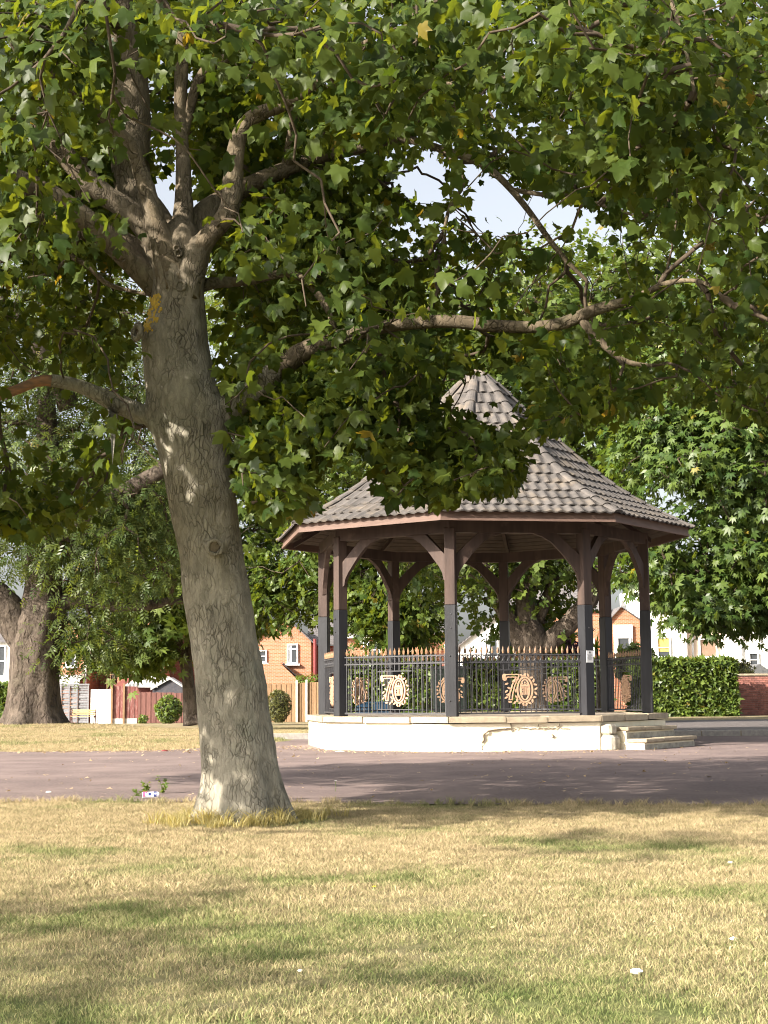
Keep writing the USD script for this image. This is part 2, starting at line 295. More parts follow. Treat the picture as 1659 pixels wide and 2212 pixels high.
# ------------------------------------------------------------------ ground
def grid_mesh(xs, ys, zf):
    X, Y = np.meshgrid(xs, ys, indexing='ij')
    v = np.stack([X, Y, zf(X, Y)], -1).reshape(-1, 3)
    i, j = np.meshgrid(np.arange(len(xs) - 1), np.arange(len(ys) - 1), indexing='ij')
    a = i * len(ys) + j
    q = np.stack([a, a + len(ys), a + len(ys) + 1, a + 1], -1).reshape(-1, 4)
    return trimesh.Trimesh(v, np.vstack([q[:, [0, 1, 2]], q[:, [0, 2, 3]]]), process=False)
xs = np.concatenate([[-900, -300, -120, -60], np.arange(-30, 30.1, 0.6), [60, 120, 300, 900]])
ys = np.concatenate([[-200, -60, -20], np.arange(-8, 34.0, 0.6), [34.398, 34.402], np.arange(35, 80.1, 0.8), [90, 120, 200, 500, 1500]])
obj('ground', grid_mesh(xs, ys, lambda x, y: np.where(y > 95, -0.45, gz(x, y)) + 0.012 * (meshkit.fbm(np.stack([x * .8, y * .8, 0 * x], -1), 3) - .5) * (y > 2) * (y < 14)), M['turf'], smooth=True, kind='structure')

rng = np.random.default_rng(7)
def wobble(x, amp, s, seed): return amp * (meshkit.fbm(np.stack([np.asarray(x) * s, np.full_like(np.asarray(x, float), .37), np.zeros_like(np.asarray(x, float))], -1), 4, seed) - .5) * 2
def near_edge(x): return 14.3 - 0.19 * np.asarray(x) + wobble(x, 0.30, 1.6, 3)
ex = np.arange(-16, 40.1, 0.12)
edge = list(zip(ex, near_edge(ex)))
lx = np.arange(-4.6, -16.1, -0.15)
left = list(zip(lx, 28.2 + wobble(lx, 0.22, 1.5, 9)))
bend = [(-2.3, 34.38), (-2.35, 33.2), (-2.6, 31.6), (-3.1, 30.2), (-3.8, 28.9)]
poly = Polygon(edge + [(40, 34.38)] + bend + left).buffer(0)
v2, f2 = trimesh.creation.triangulate_polygon(poly, engine='earcut')
obj('path', trimesh.Trimesh(np.column_stack([v2, np.full(len(v2), 0.012)]), f2, process=False), M['asphalt'], kind='structure')
PATH = poly
ty = np.linspace(34.62, 49.5, 24)
tx = np.linspace(0, 1, 16)
XX = np.stack([np.interp(ty, [34.62, 49.5], [4.2, 7.5])[None, :] * (1 - t) + 60 * t ** 2.0 + 0 * ty[None, :] for t in tx], 0).reshape(len(tx), len(ty))
YY = np.broadcast_to(ty, XX.shape)
gm = grid_mesh(np.arange(len(tx)), np.arange(len(ty)), lambda a, b: 0 * a)
gm.vertices = np.stack([XX, YY, gz(XX, YY) + .012], -1).reshape(-1, 3)
obj('path', gm, M['asphalt_far'], smooth=True, kind='structure')
kerb = thing('kerb', None, None); keys(kerb, kind='structure')
x = -2.6
while x < 22:
    w = 0.90 + rng.uniform(-.02, .02)
    MB().box((x + w / 2, KERB_Y + 0.06 + rng.normal(0, .004), 0.04 + rng.normal(0, .003)), (w - .012, 0.14, 0.22), chamfer=.012).put('kerb_stone', M['kerb'], kerb)
    x += w

# turf: patches of blades, laid out over the lawn
def blade_patch(seed, n, size, h, wid):
    r = np.random.default_rng(seed)
    p = r.uniform(-size / 2, size / 2, (n, 2))
    a = r.uniform(0, 2 * PI, n); b = a + r.normal(0, .6, n)
    L = h * r.uniform(.45, 1.25, n); lean = r.uniform(.25, 1.15, n) * L
    w = wid * r.uniform(.7, 1.3, n)
    o = np.stack([p[:, 0], p[:, 1], np.full(n, -.004)], 1)
    side = np.stack([np.cos(a), np.sin(a), 0 * a], 1) * w[:, None] / 2
    d = np.stack([np.cos(b), np.sin(b), 0 * b], 1)
    midp = o + d * (lean * .35)[:, None] + np.array([0, 0, 1]) * (L * .62)[:, None]
    tip = o + d * lean[:, None] + np.array([0, 0, 1]) * (L * .9)[:, None]
    V = np.stack([o - side, o + side, midp - side * .75, midp + side * .75, tip], 1).reshape(-1, 3)
    k = np.arange(n)[:, None] * 5
    F = np.concatenate([k + np.array([[0, 1, 3]]), k + np.array([[0, 3, 2]]), k + np.array([[2, 3, 4]])], 0)
    uv = np.repeat(np.stack([r.uniform(0, 1, n), r.uniform(0, 1, n)], 1), 5, 0)
    return trimesh.Trimesh(V, F, process=False), uv
def instancer(name, protos, mats, P, scale, seed, **kw):
    r = np.random.default_rng(seed)
    pi = UsdGeom.PointInstancer.Define(stage, numbered('/World', name))
    paths = []
    for i, (m, uv) in enumerate(protos):
        q = usdkit.mesh(stage, f'{pi.GetPath()}/tuft_{i:03d}', m, mats, smooth=True, uv=uv)
        q.CreateDoubleSidedAttr(True)
        paths.append(q.GetPath())
    pi.CreatePrototypesRel().SetTargets(paths)
    n = len(P)
    pi.CreateProtoIndicesAttr(Vt.IntArray.FromNumpy(r.integers(0, len(protos), n).astype(np.int32)))
    pi.CreatePositionsAttr(Vt.Vec3fArray.FromNumpy(P.astype(np.float32)))
    a = r.uniform(0, 2 * PI, n)
    pi.CreateOrientationsAttr(Vt.QuathArray([Gf.Quath(float(math.cos(t / 2)), 0, 0, float(math.sin(t / 2))) for t in a]))
    s = np.repeat(np.asarray(scale, float).reshape(-1, 1) * np.ones((n, 1)), 3, 1) if np.ndim(scale) < 2 else scale
    pi.CreateScalesAttr(Vt.Vec3fArray.FromNumpy(s.astype(np.float32)))
    return keys(pi.GetPrim(), **kw)
from shapely import contains_xy
def lattice(x0, x1, y0, y1, step, r):
    X, Y = np.meshgrid(np.arange(x0, x1, step), np.arange(y0, y1, step), indexing='ij')
    p = np.stack([X.ravel(), Y.ravel()], 1)
    return p + r.uniform(-.35, .35, p.shape) * step
P = lattice(-7, 7, 4.0, 16.5, 0.26, rng)
keep = (np.abs(P[:, 0]) < 0.30 * P[:, 1] + .5) & (P[:, 1] < near_edge(P[:, 0]) - .06)
P = P[keep]
protos = [blade_patch(20 + i, 680, 0.46, 0.031, 0.0045) for i in range(5)]
lv = meshkit.fbm(np.stack([P[:, 0] * 1.3, P[:, 1] * 1.3, 0 * P[:, 0]], -1), 3, 5)
instancer('grass', protos, M['blade'], np.column_stack([P, gz(P[:, 0], P[:, 1])]), 0.35 + 1.25 * lv, 3, kind='stuff', label='short dry straw-coloured grass of the front lawn with greener patches', cat='grass')
P = lattice(-16, -2.0, 27.6, 47, 0.36, rng)
P = P[~contains_xy(PATH.buffer(.05), P[:, 0], P[:, 1]) & ~((P[:, 0] > -2.6) & (P[:, 1] < 34.5))]
protos = [blade_patch(40 + i, 260, 0.56, 0.05, 0.008) for i in range(3)]
instancer('grass', protos, M['blade'], np.column_stack([P, gz(P[:, 0], P[:, 1])]), rng.uniform(.6, 1.2, len(P)), 4, kind='stuff', label='parched grass of the lawn beyond the path, round the old tree', cat='grass')
# tall yellow grass left uncut round the trunk's foot and ragged tufts along the path's edge
T0 = at(525, 1765, 12.45); T0[2] = 0
r = np.random.default_rng(11)
a = r.uniform(-PI * .95, PI * .18, 110); rr = 0.36 + np.abs(r.normal(0, .20, 110))
P = np.column_stack([T0[0] + rr * np.cos(a), T0[1] + rr * np.sin(a), np.zeros(110)])
protos = [blade_patch(60 + i, 30, 0.12, 0.16, 0.0085) for i in range(4)]
instancer('grass', protos, M['stalk'], P, r.uniform(.3, 1.05, 110), 5, kind='stuff', label='tall yellow uncut grass round the foot of the leaning trunk', cat='grass')
gx = r.uniform(-4.6, 4.6, 330)
P = np.column_stack([gx, near_edge(gx) + r.normal(-.05, .10, 330), np.full(330, .003)])
instancer('grass', protos, M['blade'], P, r.uniform(.2, .55, 330), 6, kind='stuff', label='ragged grass fringe along the near edge of the asphalt', cat='grass')

# ------------------------------------------------------------------ trees: growth and leaves
def lobed_leaf(curl=.25, fold=.18):
    right = [(0, .02), (.20, -.07), (.50, .05), (.41, .29), (.62, .66), (.32, .60), (.23, .80), (0, 1.02)]
    pts = right + [(-x, y) for x, y in right[-2:0:-1]]
    v = np.array([(0, .33)] + pts)
    n = len(pts)
    f = np.array([(0, 1 + i, 1 + (i + 1) % n) for i in range(n)])
    z = fold * np.abs(v[:, 0]) - curl * ((v[:, 1] - .33) ** 2 + v[:, 0] ** 2 * 1.3) + .03 * np.sin(v[:, 0] * 9 + v[:, 1] * 5)
    return np.column_stack([v, z]) * [1.0, 1.0, 1.0], f
def leaflet(w, l, y0=0.0): return np.array([(0, y0, 0), (w / 2, y0 + l * .45, -.03), (0, y0 + l, -.08), (-w / 2, y0 + l * .45, -.03)])
QF = np.array([(0, 1, 2), (0, 2, 3)])
def compound(spec):
    """spec: (angle, root y, length, width) of each leaflet; one spray of leaflets."""
    V, F = [], []
    for k, (a, y, l, w) in enumerate(spec):
        q = leaflet(w, l); c, s = math.cos(a), math.sin(a)
        q = np.stack([q[:, 0] * c + q[:, 1] * s, -q[:, 0] * s + q[:, 1] * c + y, q[:, 2] - .10 * abs(math.sin(a)) * (q[:, 1])], 1)
        V.append(q); F.append(QF + 4 * k)
    return np.vstack(V), np.vstack(F)
LEAF = lobed_leaf()
LEAVES = [lobed_leaf(.25, .18), lobed_leaf(.55, .30), lobed_leaf(.80, -.05), lobed_leaf(.15, .45)]
ASH = compound([(0, .78, .34, .13)] + [(s * 1.05, y, .36, .13) for y in (.18, .44, .68) for s in (-1, 1)])
PALM = compound([(a, 0, l, .30) for a, l in ((-1.75, .6), (-1.0, .85), (-.35, 1.0), (.35, 1.0), (1.0, .85), (1.75, .6))])
LIME = compound([(0, .45, .55, .42), (-.9, .2, .5, .40), (.9, .25, .5, .40), (-1.9, .1, .45, .36)])

def orient(T, N):
    T = T / np.maximum(np.linalg.norm(T, axis=1, keepdims=True), 1e-9)
    N = N - T * np.sum(N * T, 1, keepdims=True); N /= np.maximum(np.linalg.norm(N, axis=1, keepdims=True), 1e-9)
    return np.stack([np.cross(T, N), T, N], 2)
def scatter(proto, P, R, S, rnd):
    V, F = proto
    n, k = len(P), len(V)
    v = np.einsum('nij,kj->nki', R, V) * np.asarray(S)[:, None, None] + P[:, None]
    f = (F[None] + (np.arange(n) * k)[:, None, None]).reshape(-1, 3)
    uv = np.repeat(np.stack([rnd, rnd], 1), k, 0)
    return v.reshape(-1, 3), f, uv

def grow(limbs, clumps, r, step=0.3, tip=0.006, droop=0.12, kp=0.25):
    """Joins every clump to the nearest wood by a bent twig; returns tubes' mesh and each clump's twig direction. limbs: [(points, radii)]."""
    nodes, par, dirs, plen = [], [], [], []
    for P, R in limbs:
        T = np.gradient(P, axis=0)
        for i in range(len(P)):
            nodes.append(P[i]); par.append(-1); dirs.append(T[i] / max(np.linalg.norm(T[i]), 1e-9)); plen.append(0.0)
    base = len(nodes)
    cap = base + 20 * len(clumps) + 10
    N = np.zeros((cap, 3)); N[:base] = nodes
    D = np.zeros((cap, 3)); D[:base] = dirs
    L = np.zeros(cap); par = list(par); n = base
    d0 = np.array([np.min(np.sum((N[:base] - c) ** 2, 1)) for c in clumps])
    ends = np.zeros((len(clumps), 3))
    last = np.zeros(len(clumps), int)
    for c in np.argsort(d0):
        q = clumps[c]
        diff = q - N[:n]
        dist = np.sqrt(np.sum(diff ** 2, 1))
        along = np.sum(diff * D[:n], 1) / np.maximum(dist, 1e-6)
        k = int(np.argmin(dist * (1.25 - .35 * along) + kp * L[:n]))
        a, dd = N[k].copy(), dist[k]
        m = max(1, min(18, int(round(dd / step))))
        ctrl = a + D[k] * dd * .35 + (q - a) * .15 + r.normal(0, .10, 3) * dd + np.array([0, 0, droop * dd])
        prev = k
        for i in range(1, m + 1):
            t = i / m
            p = (1 - t) ** 2 * a + 2 * t * (1 - t) * ctrl + t * t * q
            if i < m: p = p + r.normal(0, .035, 3) * min(dd, 1.0)
            N[n] = p; D[n] = (p - N[prev]) / max(np.linalg.norm(p - N[prev]), 1e-6); L[n] = L[prev] + dd / m
            par.append(prev); prev = n; n += 1
        ends[c] = D[prev]; last[c] = prev
    cnt = np.zeros(n)
    cnt[last] += 1
    for i in range(n - 1, base - 1, -1):
        if par[i] >= 0: cnt[par[i]] += cnt[i]
    idx = np.arange(base, n); pa = np.array(par)[idx]
    rad = tip * np.sqrt(np.maximum(cnt[idx], 1))
    rpa = np.where(pa >= base, tip * np.sqrt(np.maximum(cnt[np.maximum(pa, 0)], 1)), rad * 1.25)
    rpa = np.minimum(rpa, rad * 1.6)
    A, B = N[pa], N[idx]
    T = B - A; T /= np.maximum(np.linalg.norm(T, axis=1, keepdims=True), 1e-9)
    ref = np.where(np.abs(T[:, 2:3]) < .9, [[0, 0, 1.0]], [[1.0, 0, 0]])
    X = np.cross(T, ref); X /= np.linalg.norm(X, axis=1, keepdims=True); Y = np.cross(T, X)
    K = 5
    ang = np.arange(K) / K * 2 * PI
    ring = np.cos(ang)[None, :, None] * X[:, None] + np.sin(ang)[None, :, None] * Y[:, None]
    V = np.concatenate([A[:, None] + ring * rpa[:, None, None], B[:, None] + ring * rad[:, None, None]], 1).reshape(-1, 3)
    e = np.arange(K); q = np.concatenate([np.stack([e, (e + 1) % K, (e + 1) % K + K], 1), np.stack([e, (e + 1) % K + K, e + K], 1)])
    Fq = (q[None] + (np.arange(len(idx)) * 2 * K)[:, None, None]).reshape(-1, 3)
    return trimesh.Trimesh(V, Fq, process=False), ends

def leaves_at(clumps, ends, per, rad, size, r, flat=0.6, centre=None, up=0.75, out=0.6, drop=0.45):
    n = len(clumps) * per
    c = np.repeat(clumps, per, 0); e = np.repeat(ends, per, 0)
    off = r.normal(0, 1, (n, 3)) * rad * [1, 1, flat]
    P = c + off - e * rad * r.uniform(0, .8, (n, 1))
    o = off / np.maximum(np.linalg.norm(off, axis=1, keepdims=True), 1e-6)
    g = 0 if centre is None else (P - centre) / np.maximum(np.linalg.norm(P - centre, axis=1, keepdims=True), 1e-6)
    T = o * .7 + e * .5 + np.array([0, 0, -drop]) + r.normal(0, .35, (n, 3))
    Nn = np.array([0, 0, up]) + out * g + r.normal(0, .45, (n, 3))
    return P, orient(T, Nn), size * np.clip(r.lognormal(-.05, .27, n), .4, 1.6), r.uniform(0, 1, n)

def in_ellipsoid(n, c, rad, r, shell=0.55):
    d = r.normal(0, 1, (n, 3)); d /= np.linalg.norm(d, axis=1, keepdims=True)
    return np.asarray(c) + d * (r.uniform(shell ** 3, 1, (n, 1)) ** (1 / 3)) * np.asarray(rad)

def bg_tree(name, label, trunk, limbs, crowns, kind, leafmat, barkmat, seed, per=16, rad=0.55, size=0.30, cut=None, twig=0.012, group=None, trunk_shape=None, nseg=20, flare=None, drop=.45, out=.6):
    r = np.random.default_rng(seed)
    base = trunk[0][0]
    t = keys(UsdGeom.Xform.Define(stage, numbered('/World', name)).GetPrim(), label, 'tree', group)
    P, R = curve(trunk[0], trunk[1], .15)
    k = None
    if flare:
        amp, hgt, lobes = flare
        ph = r.uniform(0, 2 * PI)
        s = np.exp(-np.maximum(P[:, 2] - P[0, 2], 0) / hgt)
        k = lambda a, i: 1 + s[i] * amp * (.55 + .45 * np.cos(lobes * a + ph) + .25 * np.cos((lobes + 3) * a - ph)) + .05 * np.sin(5 * a + P[i, 2] * .8) + .03 * np.sin(9 * a - P[i, 2] * 1.7)
    v, f = tube(P, R, nseg, shape=k)
    obj('trunk', (v, f), barkmat, t, smooth=True)
    wood = [(P[len(P) // 2:], R[len(P) // 2:])]
    for lp, lr in limbs:
        lp, lr = curve(lp, lr, .2)
        wood.append((lp, lr))
        lp2 = lp + r.normal(0, .015, lp.shape)
        obj('limb', tube(lp2, lr, 10), barkmat, t, smooth=True)
    cl = np.vstack([in_ellipsoid(n, c, q, r, sh) for c, q, n, sh in crowns])
    if cut is not None:
        u, vv, w = proj(cl)
        cl = cl[cut(u, vv, r)]
    tw, ends = grow(wood, cl, r, step=.6, tip=twig, kp=.15)
    obj('twigs', tw, M['twig'], t, smooth=True, kind='stuff')
    cen = np.mean([np.asarray(c) for c, q, n, sh in crowns], 0)
    v, f, uv = scatter(kind, *leaves_at(cl, ends, per, rad, size, r, centre=cen, drop=drop, out=out))
    obj('crown', trimesh.Trimesh(v, f, process=False), leafmat, t, smooth=True, uv=uv, kind='stuff')
    return t
# ------------------------------------------------------------------ the sycamore in front
TY = 12.45
tree = keys(UsdGeom.Xform.Define(stage, numbered('/World', 'sycamore_tree')).GetPrim(), 'big leaning sycamore with a thick grey trunk by the near edge of the path', 'tree')
OUT = [(1800, 512, 178), (1770, 521, 176), (1740, 522, 172), (1700, 521, 165), (1650, 517, 161), (1600, 511, 157), (1500, 500, 151), (1400, 485, 146), (1300, 472, 145), (1200, 457, 139), (1100, 442, 146), (1000, 423, 154), (900, 402, 161), (830, 391, 156), (750, 382, 142), (700, 383, 131), (640, 384, 118), (580, 382, 113), (540, 381, 112), (520, 384, 96), (505, 388, 70)]
TP = np.array([at(u, v, TY) for v, u, w in OUT]); TP[0, 2] -= .05
TR = np.array([w / 2 / scale_at(TY) for v, u, w in OUT])
P, R = curve(TP, TR, .022)
TRUNK_P, TRUNK_R = P, R
def L(pts):
    """(u, v, metres behind the trunk, width in the photograph) -> points and radii."""
    P = np.array([at(u, v, TY + dy) for u, v, dy, w in pts]); R = np.array([w / 2 / scale_at(TY + dy) for u, v, dy, w in pts])
    return curve(P, R, .08)
LIMBS = [
    L([(376, 620, .05, 96), (346, 540, .03, 76), (318, 494, .02, 56), (285, 462, 0, 48), (230, 425, -.05, 46), (165, 365, -.15, 48), (122, 300, -.2, 44), (104, 245, -.3, 38), (80, 180, -.6, 30), (30, 90, -1.0, 24), (-40, -20, -1.4, 18)]),
    L([(380, 625, -.08, 84), (358, 545, -.13, 62), (341, 490, -.17, 46), (322, 430, -.2, 38), (303, 370, -.2, 34), (284, 318, -.25, 32), (240, 270, -.35, 28), (205, 236, -.5, 24), (150, 190, -.9, 20), (70, 120, -1.6, 15)]),
    L([(370, 530, .25, 90), (330, 480, .5, 86), (292, 420, .6, 84), (281, 350, .6, 86), (285, 250, .55, 80), (280, 150, .5, 74), (264, 40, .4, 66), (250, -80, .4, 60), (245, -260, .4, 50), (260, -500, .4, 36), (250, -800, .3, 18)]),
    L([(390, 545, .12, 70), (393, 490, .2, 48), (395, 430, .25, 36), (394, 330, .25, 31), (390, 250, .3, 30), (392, 130, .3, 29), (396, 40, .3, 26), (405, -100, .3, 22), (400, -300, .2, 15)]),
    L([(398, 290, .3, 20), (410, 235, .3, 22), (428, 175, .25, 22), (455, 142, .2, 24), (505, 118, .1, 20), (560, 70, -.1, 15), (640, 20, -.3, 10)]),
    L([(392, 640, -.05, 92), (418, 562, -.10, 62), (438, 525, -.13, 46), (460, 500, -.14, 42), (494, 455, -.15, 44), (502, 400, -.15, 42), (508, 330, -.15, 38), (522, 280, -.15, 36), (552, 250, -.15, 36), (600, 232, -.1, 30), (670, 190, -.3, 22), (760, 120, -.8, 18), (850, 40, -1.3, 12)]),
    L([(400, 520, .3, 70), (450, 455, .5, 52), (490, 428, .7, 46), (560, 390, .9, 42), (640, 358, 1.1, 36), (690, 340, 1.2, 30), (770, 322, 1.2, 24), (860, 300, 1.1, 20), (940, 318, 1.0, 18), (1050, 360, .8, 17), (1105, 410, .7, 16), (1160, 480, .6, 14), (1200, 535, .6, 12), (1250, 590, .6, 9)]),
    L([(440, 925, 0, 90), (480, 893, 0, 72), (512, 868, -.03, 58), (560, 835, -.08, 52), (610, 790, -.15, 50), (680, 748, -.25, 40), (750, 725, -.35, 34), (850, 702, -.5, 31), (960, 694, -.6, 29), (1080, 705, -.7, 27), (1200, 702, -.8, 28), (1290, 668, -.9, 26), (1360, 648, -1.0, 18), (1440, 612, -1.2, 13), (1495, 606, -1.4, 10), (1560, 640, -1.8, 7)]),
    L([(1255, 690, -.85, 20), (1300, 740, -.9, 17), (1350, 780, -1.0, 13), (1410, 790, -1.1, 9)]),
    L([(395, 640, .2, 40), (455, 612, .3, 26), (540, 606, .35, 20), (600, 592, .3, 19), (645, 597, .2, 18), (690, 640, .1, 17), (716, 690, 0, 12), (725, 730, -.05, 7)]),
    L([(385, 915, 0, 70), (335, 905, 0, 52), (290, 888, -.05, 44), (240, 866, -.1, 40), (200, 846, -.15, 34), (150, 828, -.2, 30), (110, 822, -.25, 28)]),
    L([(182, 345, .1, 20), (172, 400, .3, 18), (170, 460, .4, 16), (165, 520, .4, 15), (150, 545, .4, 13), (190, 575, .45, 12), (230, 612, .5, 11), (290, 630, .5, 8), (345, 640, .4, 7)]),
    L([(150, 545, .4, 11), (130, 575, .4, 9), (60, 600, .3, 6)]),
    L([(620, 360, 1.05, 24), (640, 230, .5, 24), (660, 150, .1, 24), (720, 155, -.1, 22), (790, 165, -.3, 18), (880, 175, -.6, 14), (1000, 180, -1.0, 10), (1150, 150, -1.6, 8)]),
    L([(1105, 410, .7, 12), (1200, 425, .6, 9), (1290, 440, .5, 8), (1380, 470, .3, 6)]),
    L([(960, 330, 1.0, 10), (1000, 400, 1.0, 10), (975, 440, 1.0, 9), (960, 520, 1.0, 7)]),
    L([(250, -80, .4, 50), (400, -240, -.6, 36), (700, -300, -2.0, 26), (1100, -260, -3.2, 18), (1400, -100, -4.0, 12), (1500, 200, -4.2, 8)]),
    L([(250, -60, .4, 46), (100, -200, -.8, 34), (-200, -260, -2.0, 26), (-500, -250, -2.6, 18), (-700, -100, -3, 12)]),
    L([(250, -200, .4, 40), (400, -500, 1.6, 30), (700, -600, 3, 20), (1000, -500, 4, 12)]),
    L([(250, -200, .4, 40), (0, -450, 1.6, 30), (-400, -500, 2.6, 20), (-800, -300, 3.2, 12)]),
    L([(260, 60, .4, 40), (150, -60, -1.2, 30), (200, -120, -3.0, 22), (300, -60, -4.2, 14)]),
]
import manifold3d as m3
def bones(P, R, step, out):
    d = np.concatenate([[0], np.cumsum(np.linalg.norm(np.diff(P, axis=0), axis=1))])
    q = np.linspace(0, d[-1], max(2, int(d[-1] / step) + 1))
    c = np.stack([np.interp(q, d, P[:, k]) for k in range(3)], 1); rr = np.interp(q, d, R)
    sp = [m3.Manifold.sphere(float(b), 20).translate(tuple(map(float, a))) for a, b in zip(c, rr)]
    for a, b in zip(sp[:-1], sp[1:]): out.append((a + b).hull())
bl = []
bones(TRUNK_P, TRUNK_R, .14, bl)
ROOTS = {0: 1.25, 1: 1.1, 2: 1.6, 3: .9, 5: 1.3, 6: .9, 7: .9, 9: .5, 10: .6}
for i, ln in ROOTS.items():
    lp, lr = LIMBS[i]
    d = np.concatenate([[0], np.cumsum(np.linalg.norm(np.diff(lp, axis=0), axis=1))]); n = max(3, int(np.searchsorted(d, ln)))
    bones(lp[:n], lr[:n] * 1.02, .10, bl)
tm = m3.Manifold.batch_boolean(bl, m3.OpType.Add).refine_to_length(.034).to_mesh()
tm = trimesh.Trimesh(tm.vert_properties[:, :3], tm.tri_verts, process=False); tm.merge_vertices()
trimesh.smoothing.filter_taubin(tm, lamb=.55, nu=.56, iterations=26)
v, f = np.array(tm.vertices), np.array(tm.faces)
nrm = np.array(tm.vertex_normals)
cz = np.stack([np.interp(v[:, 2], TRUNK_P[:, 2], TRUNK_P[:, k]) for k in (0, 1)], 1)
a = np.arctan2(v[:, 1] - cz[:, 1], v[:, 0] - cz[:, 0])
fl = np.exp(-np.maximum(v[:, 2], 0) / 0.21) * (v[:, 2] < 1.6)
radial = np.column_stack([np.cos(a), np.sin(a), 0 * a])
v = v + radial * (fl * (.035 + .10 * (np.cos(5 * a + .6) * .5 + .5) + .04 * np.cos(8 * a + 2)))[:, None]
v = v + nrm * ((meshkit.fbm(v * [4.2, 4.2, 1.6], 4, 2) - .5) * .055 + (meshkit.fbm(v * [22, 22, 8], 3, 8) - .5) * .018)[:, None]
# swellings: the old pruned stub high on the left, a scar lower down, a burr half way
def bulge(v, c, rad, h, axis):
    d = np.linalg.norm(v - c, axis=1)
    return v + (np.exp(-(d / rad) ** 2) * h)[:, None] * np.asarray(axis)
knob = at(322, 722, TY - .22); scar = at(465, 1183, TY - .27); burr = at(430, 770, TY - .25)
v = bulge(v, knob, .17, .075, (-.8, -.5, 0)); v = bulge(v, scar, .13, .03, (0, -1, 0)); v = bulge(v, at(440, 830, TY - .25), .2, .03, (.2, -1, 0)); v = bulge(v, at(480, 905, TY - .1), .2, .05, (1, -.3, .2)); v = bulge(v, at(335, 900, TY - .1), .16, .04, (-1, -.2, .2))
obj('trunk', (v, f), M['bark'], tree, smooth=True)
def ring(c, axis, r1, r2, squash, material, name, hole=True):
    axis = np.asarray(axis, float) / np.linalg.norm(axis)
    x = np.cross(axis, [0, 0, 1]); x /= np.linalg.norm(x); y = np.cross(x, axis)
    a = np.linspace(0, 2 * PI, 17)[:-1]
    ringp = c + np.cos(a)[:, None] * x * r1 + np.sin(a)[:, None] * y * r1 * squash
    mb = MB()
    V = []
    for i in range(16):
        o = ringp[i] - c; o /= np.linalg.norm(o)
        for b in np.arange(6) / 6 * 2 * PI: V.append(ringp[i] + (o * math.cos(b) + axis * math.sin(b)) * r2 * (1 + .25 * math.sin(i * 2.1)))
    i, j = np.meshgrid(np.arange(16), np.arange(6), indexing='ij')
    mb.add(V, np.stack([i * 6 + j, i * 6 + (j + 1) % 6, (i + 1) % 16 * 6 + (j + 1) % 6, (i + 1) % 16 * 6 + j], -1).reshape(-1, 4))
    mb.put(name, material, tree, smooth=True, fix=True)
    V = np.vstack([[c - axis * .005], ringp - axis * .005])
    MB().add(V, [(0, 1 + k, 1 + (k + 1) % 16) for k in range(16)]).put('heartwood', M['twig'] if hole else M['bark_limb'], tree)
ring(knob + np.array([-.085, -.075, 0]), (-.75, -.65, .05), .058, .026, 1.0, M['bark'], 'knot')
ring(scar + np.array([0, -.052, 0]), (.1, -1, .05), .060, .017, 1.0, M['bark'], 'knot', hole=False)
for u, v_, s in ((397, 612, .05), (395, 545, .035), (372, 528, .025), (392, 530, .03)):
    c = at(u, v_, TY - .262)
    d = np.linalg.norm(TRUNK_P - c, axis=1).argmin()
    c = TRUNK_P[d] + np.array([(u - 383) / 262, -1.02 * math.sqrt(max(TRUNK_R[d] ** 2 - ((u - 383) / 262) ** 2, .01)), 0])
    ring(c, (.1, -1, 0), s * .8, s * .3, 1.0, M['bark'], 'knot', hole=False)
M['lichen'] = mat('yellow_lichen', (0.42, 0.27, 0.03), (0.30, 0.22, 0.06), 0.95, 40, ramp=(.4, .6))
mb = MB(); r = np.random.default_rng(3)
for _ in range(170):
    zc = knob[2] + r.uniform(.02, .36) ** 1.0; th = r.normal(-2.45, .22)
    i = np.abs(TRUNK_P[:, 2] - zc).argmin()
    c = TRUNK_P[i] + np.array([math.cos(th), math.sin(th), 0]) * (TRUNK_R[i] * 1.03 + .06 * math.exp(-((zc - knob[2]) / .12) ** 2))
    s = r.uniform(.006, .018); n = np.array([math.cos(th), math.sin(th), .1]); t1 = np.array([-math.sin(th), math.cos(th), 0]); 
    a = np.arange(6) / 6 * 2 * PI + r.uniform(0, 1)
    V = np.vstack([[c + n * .006], c + s * np.cos(a)[:, None] * t1 * r.uniform(.7, 1.3) + s * np.sin(a)[:, None] * np.array([0, 0, 1.2]) - n * .006])
    mb.add(V, [(0, 1 + k, 1 + (k + 1) % 6) for k in range(6)])
mb.put('lichen', M['lichen'], tree, smooth=True, kind='stuff')

for i, (lp, lr) in enumerate(LIMBS):
    lr = lr * (1 + .10 * (meshkit.fbm(np.column_stack([np.arange(len(lr)) * .13, np.full(len(lr), i * 3.1), 0 * lr]), 2, i) - .5) * 2)
    sh = (lambda i: (lambda a, k: 1 + .13 * (meshkit.fbm(np.stack([np.cos(a) * 1.6 + 0 * k, np.sin(a) * 1.6 + 0 * k, k * .12 + i * 7 + 0 * a], -1), 3, i) - .5) * 2))(i)
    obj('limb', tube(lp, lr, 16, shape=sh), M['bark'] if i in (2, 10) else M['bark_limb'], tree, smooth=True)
lp, lr = L([(118, 823, -.24, 27), (90, 822, -.27, 24), (60, 832, -.3, 22), (20, 848, -.33, 22), (-30, 862, -.36, 20), (-90, 872, -.4, 12)])
obj('limb', tube(lp, lr, 14), M['broken'], tree, smooth=True, label='torn limb end with bare orange wood')
LIMBS.append((lp, lr))

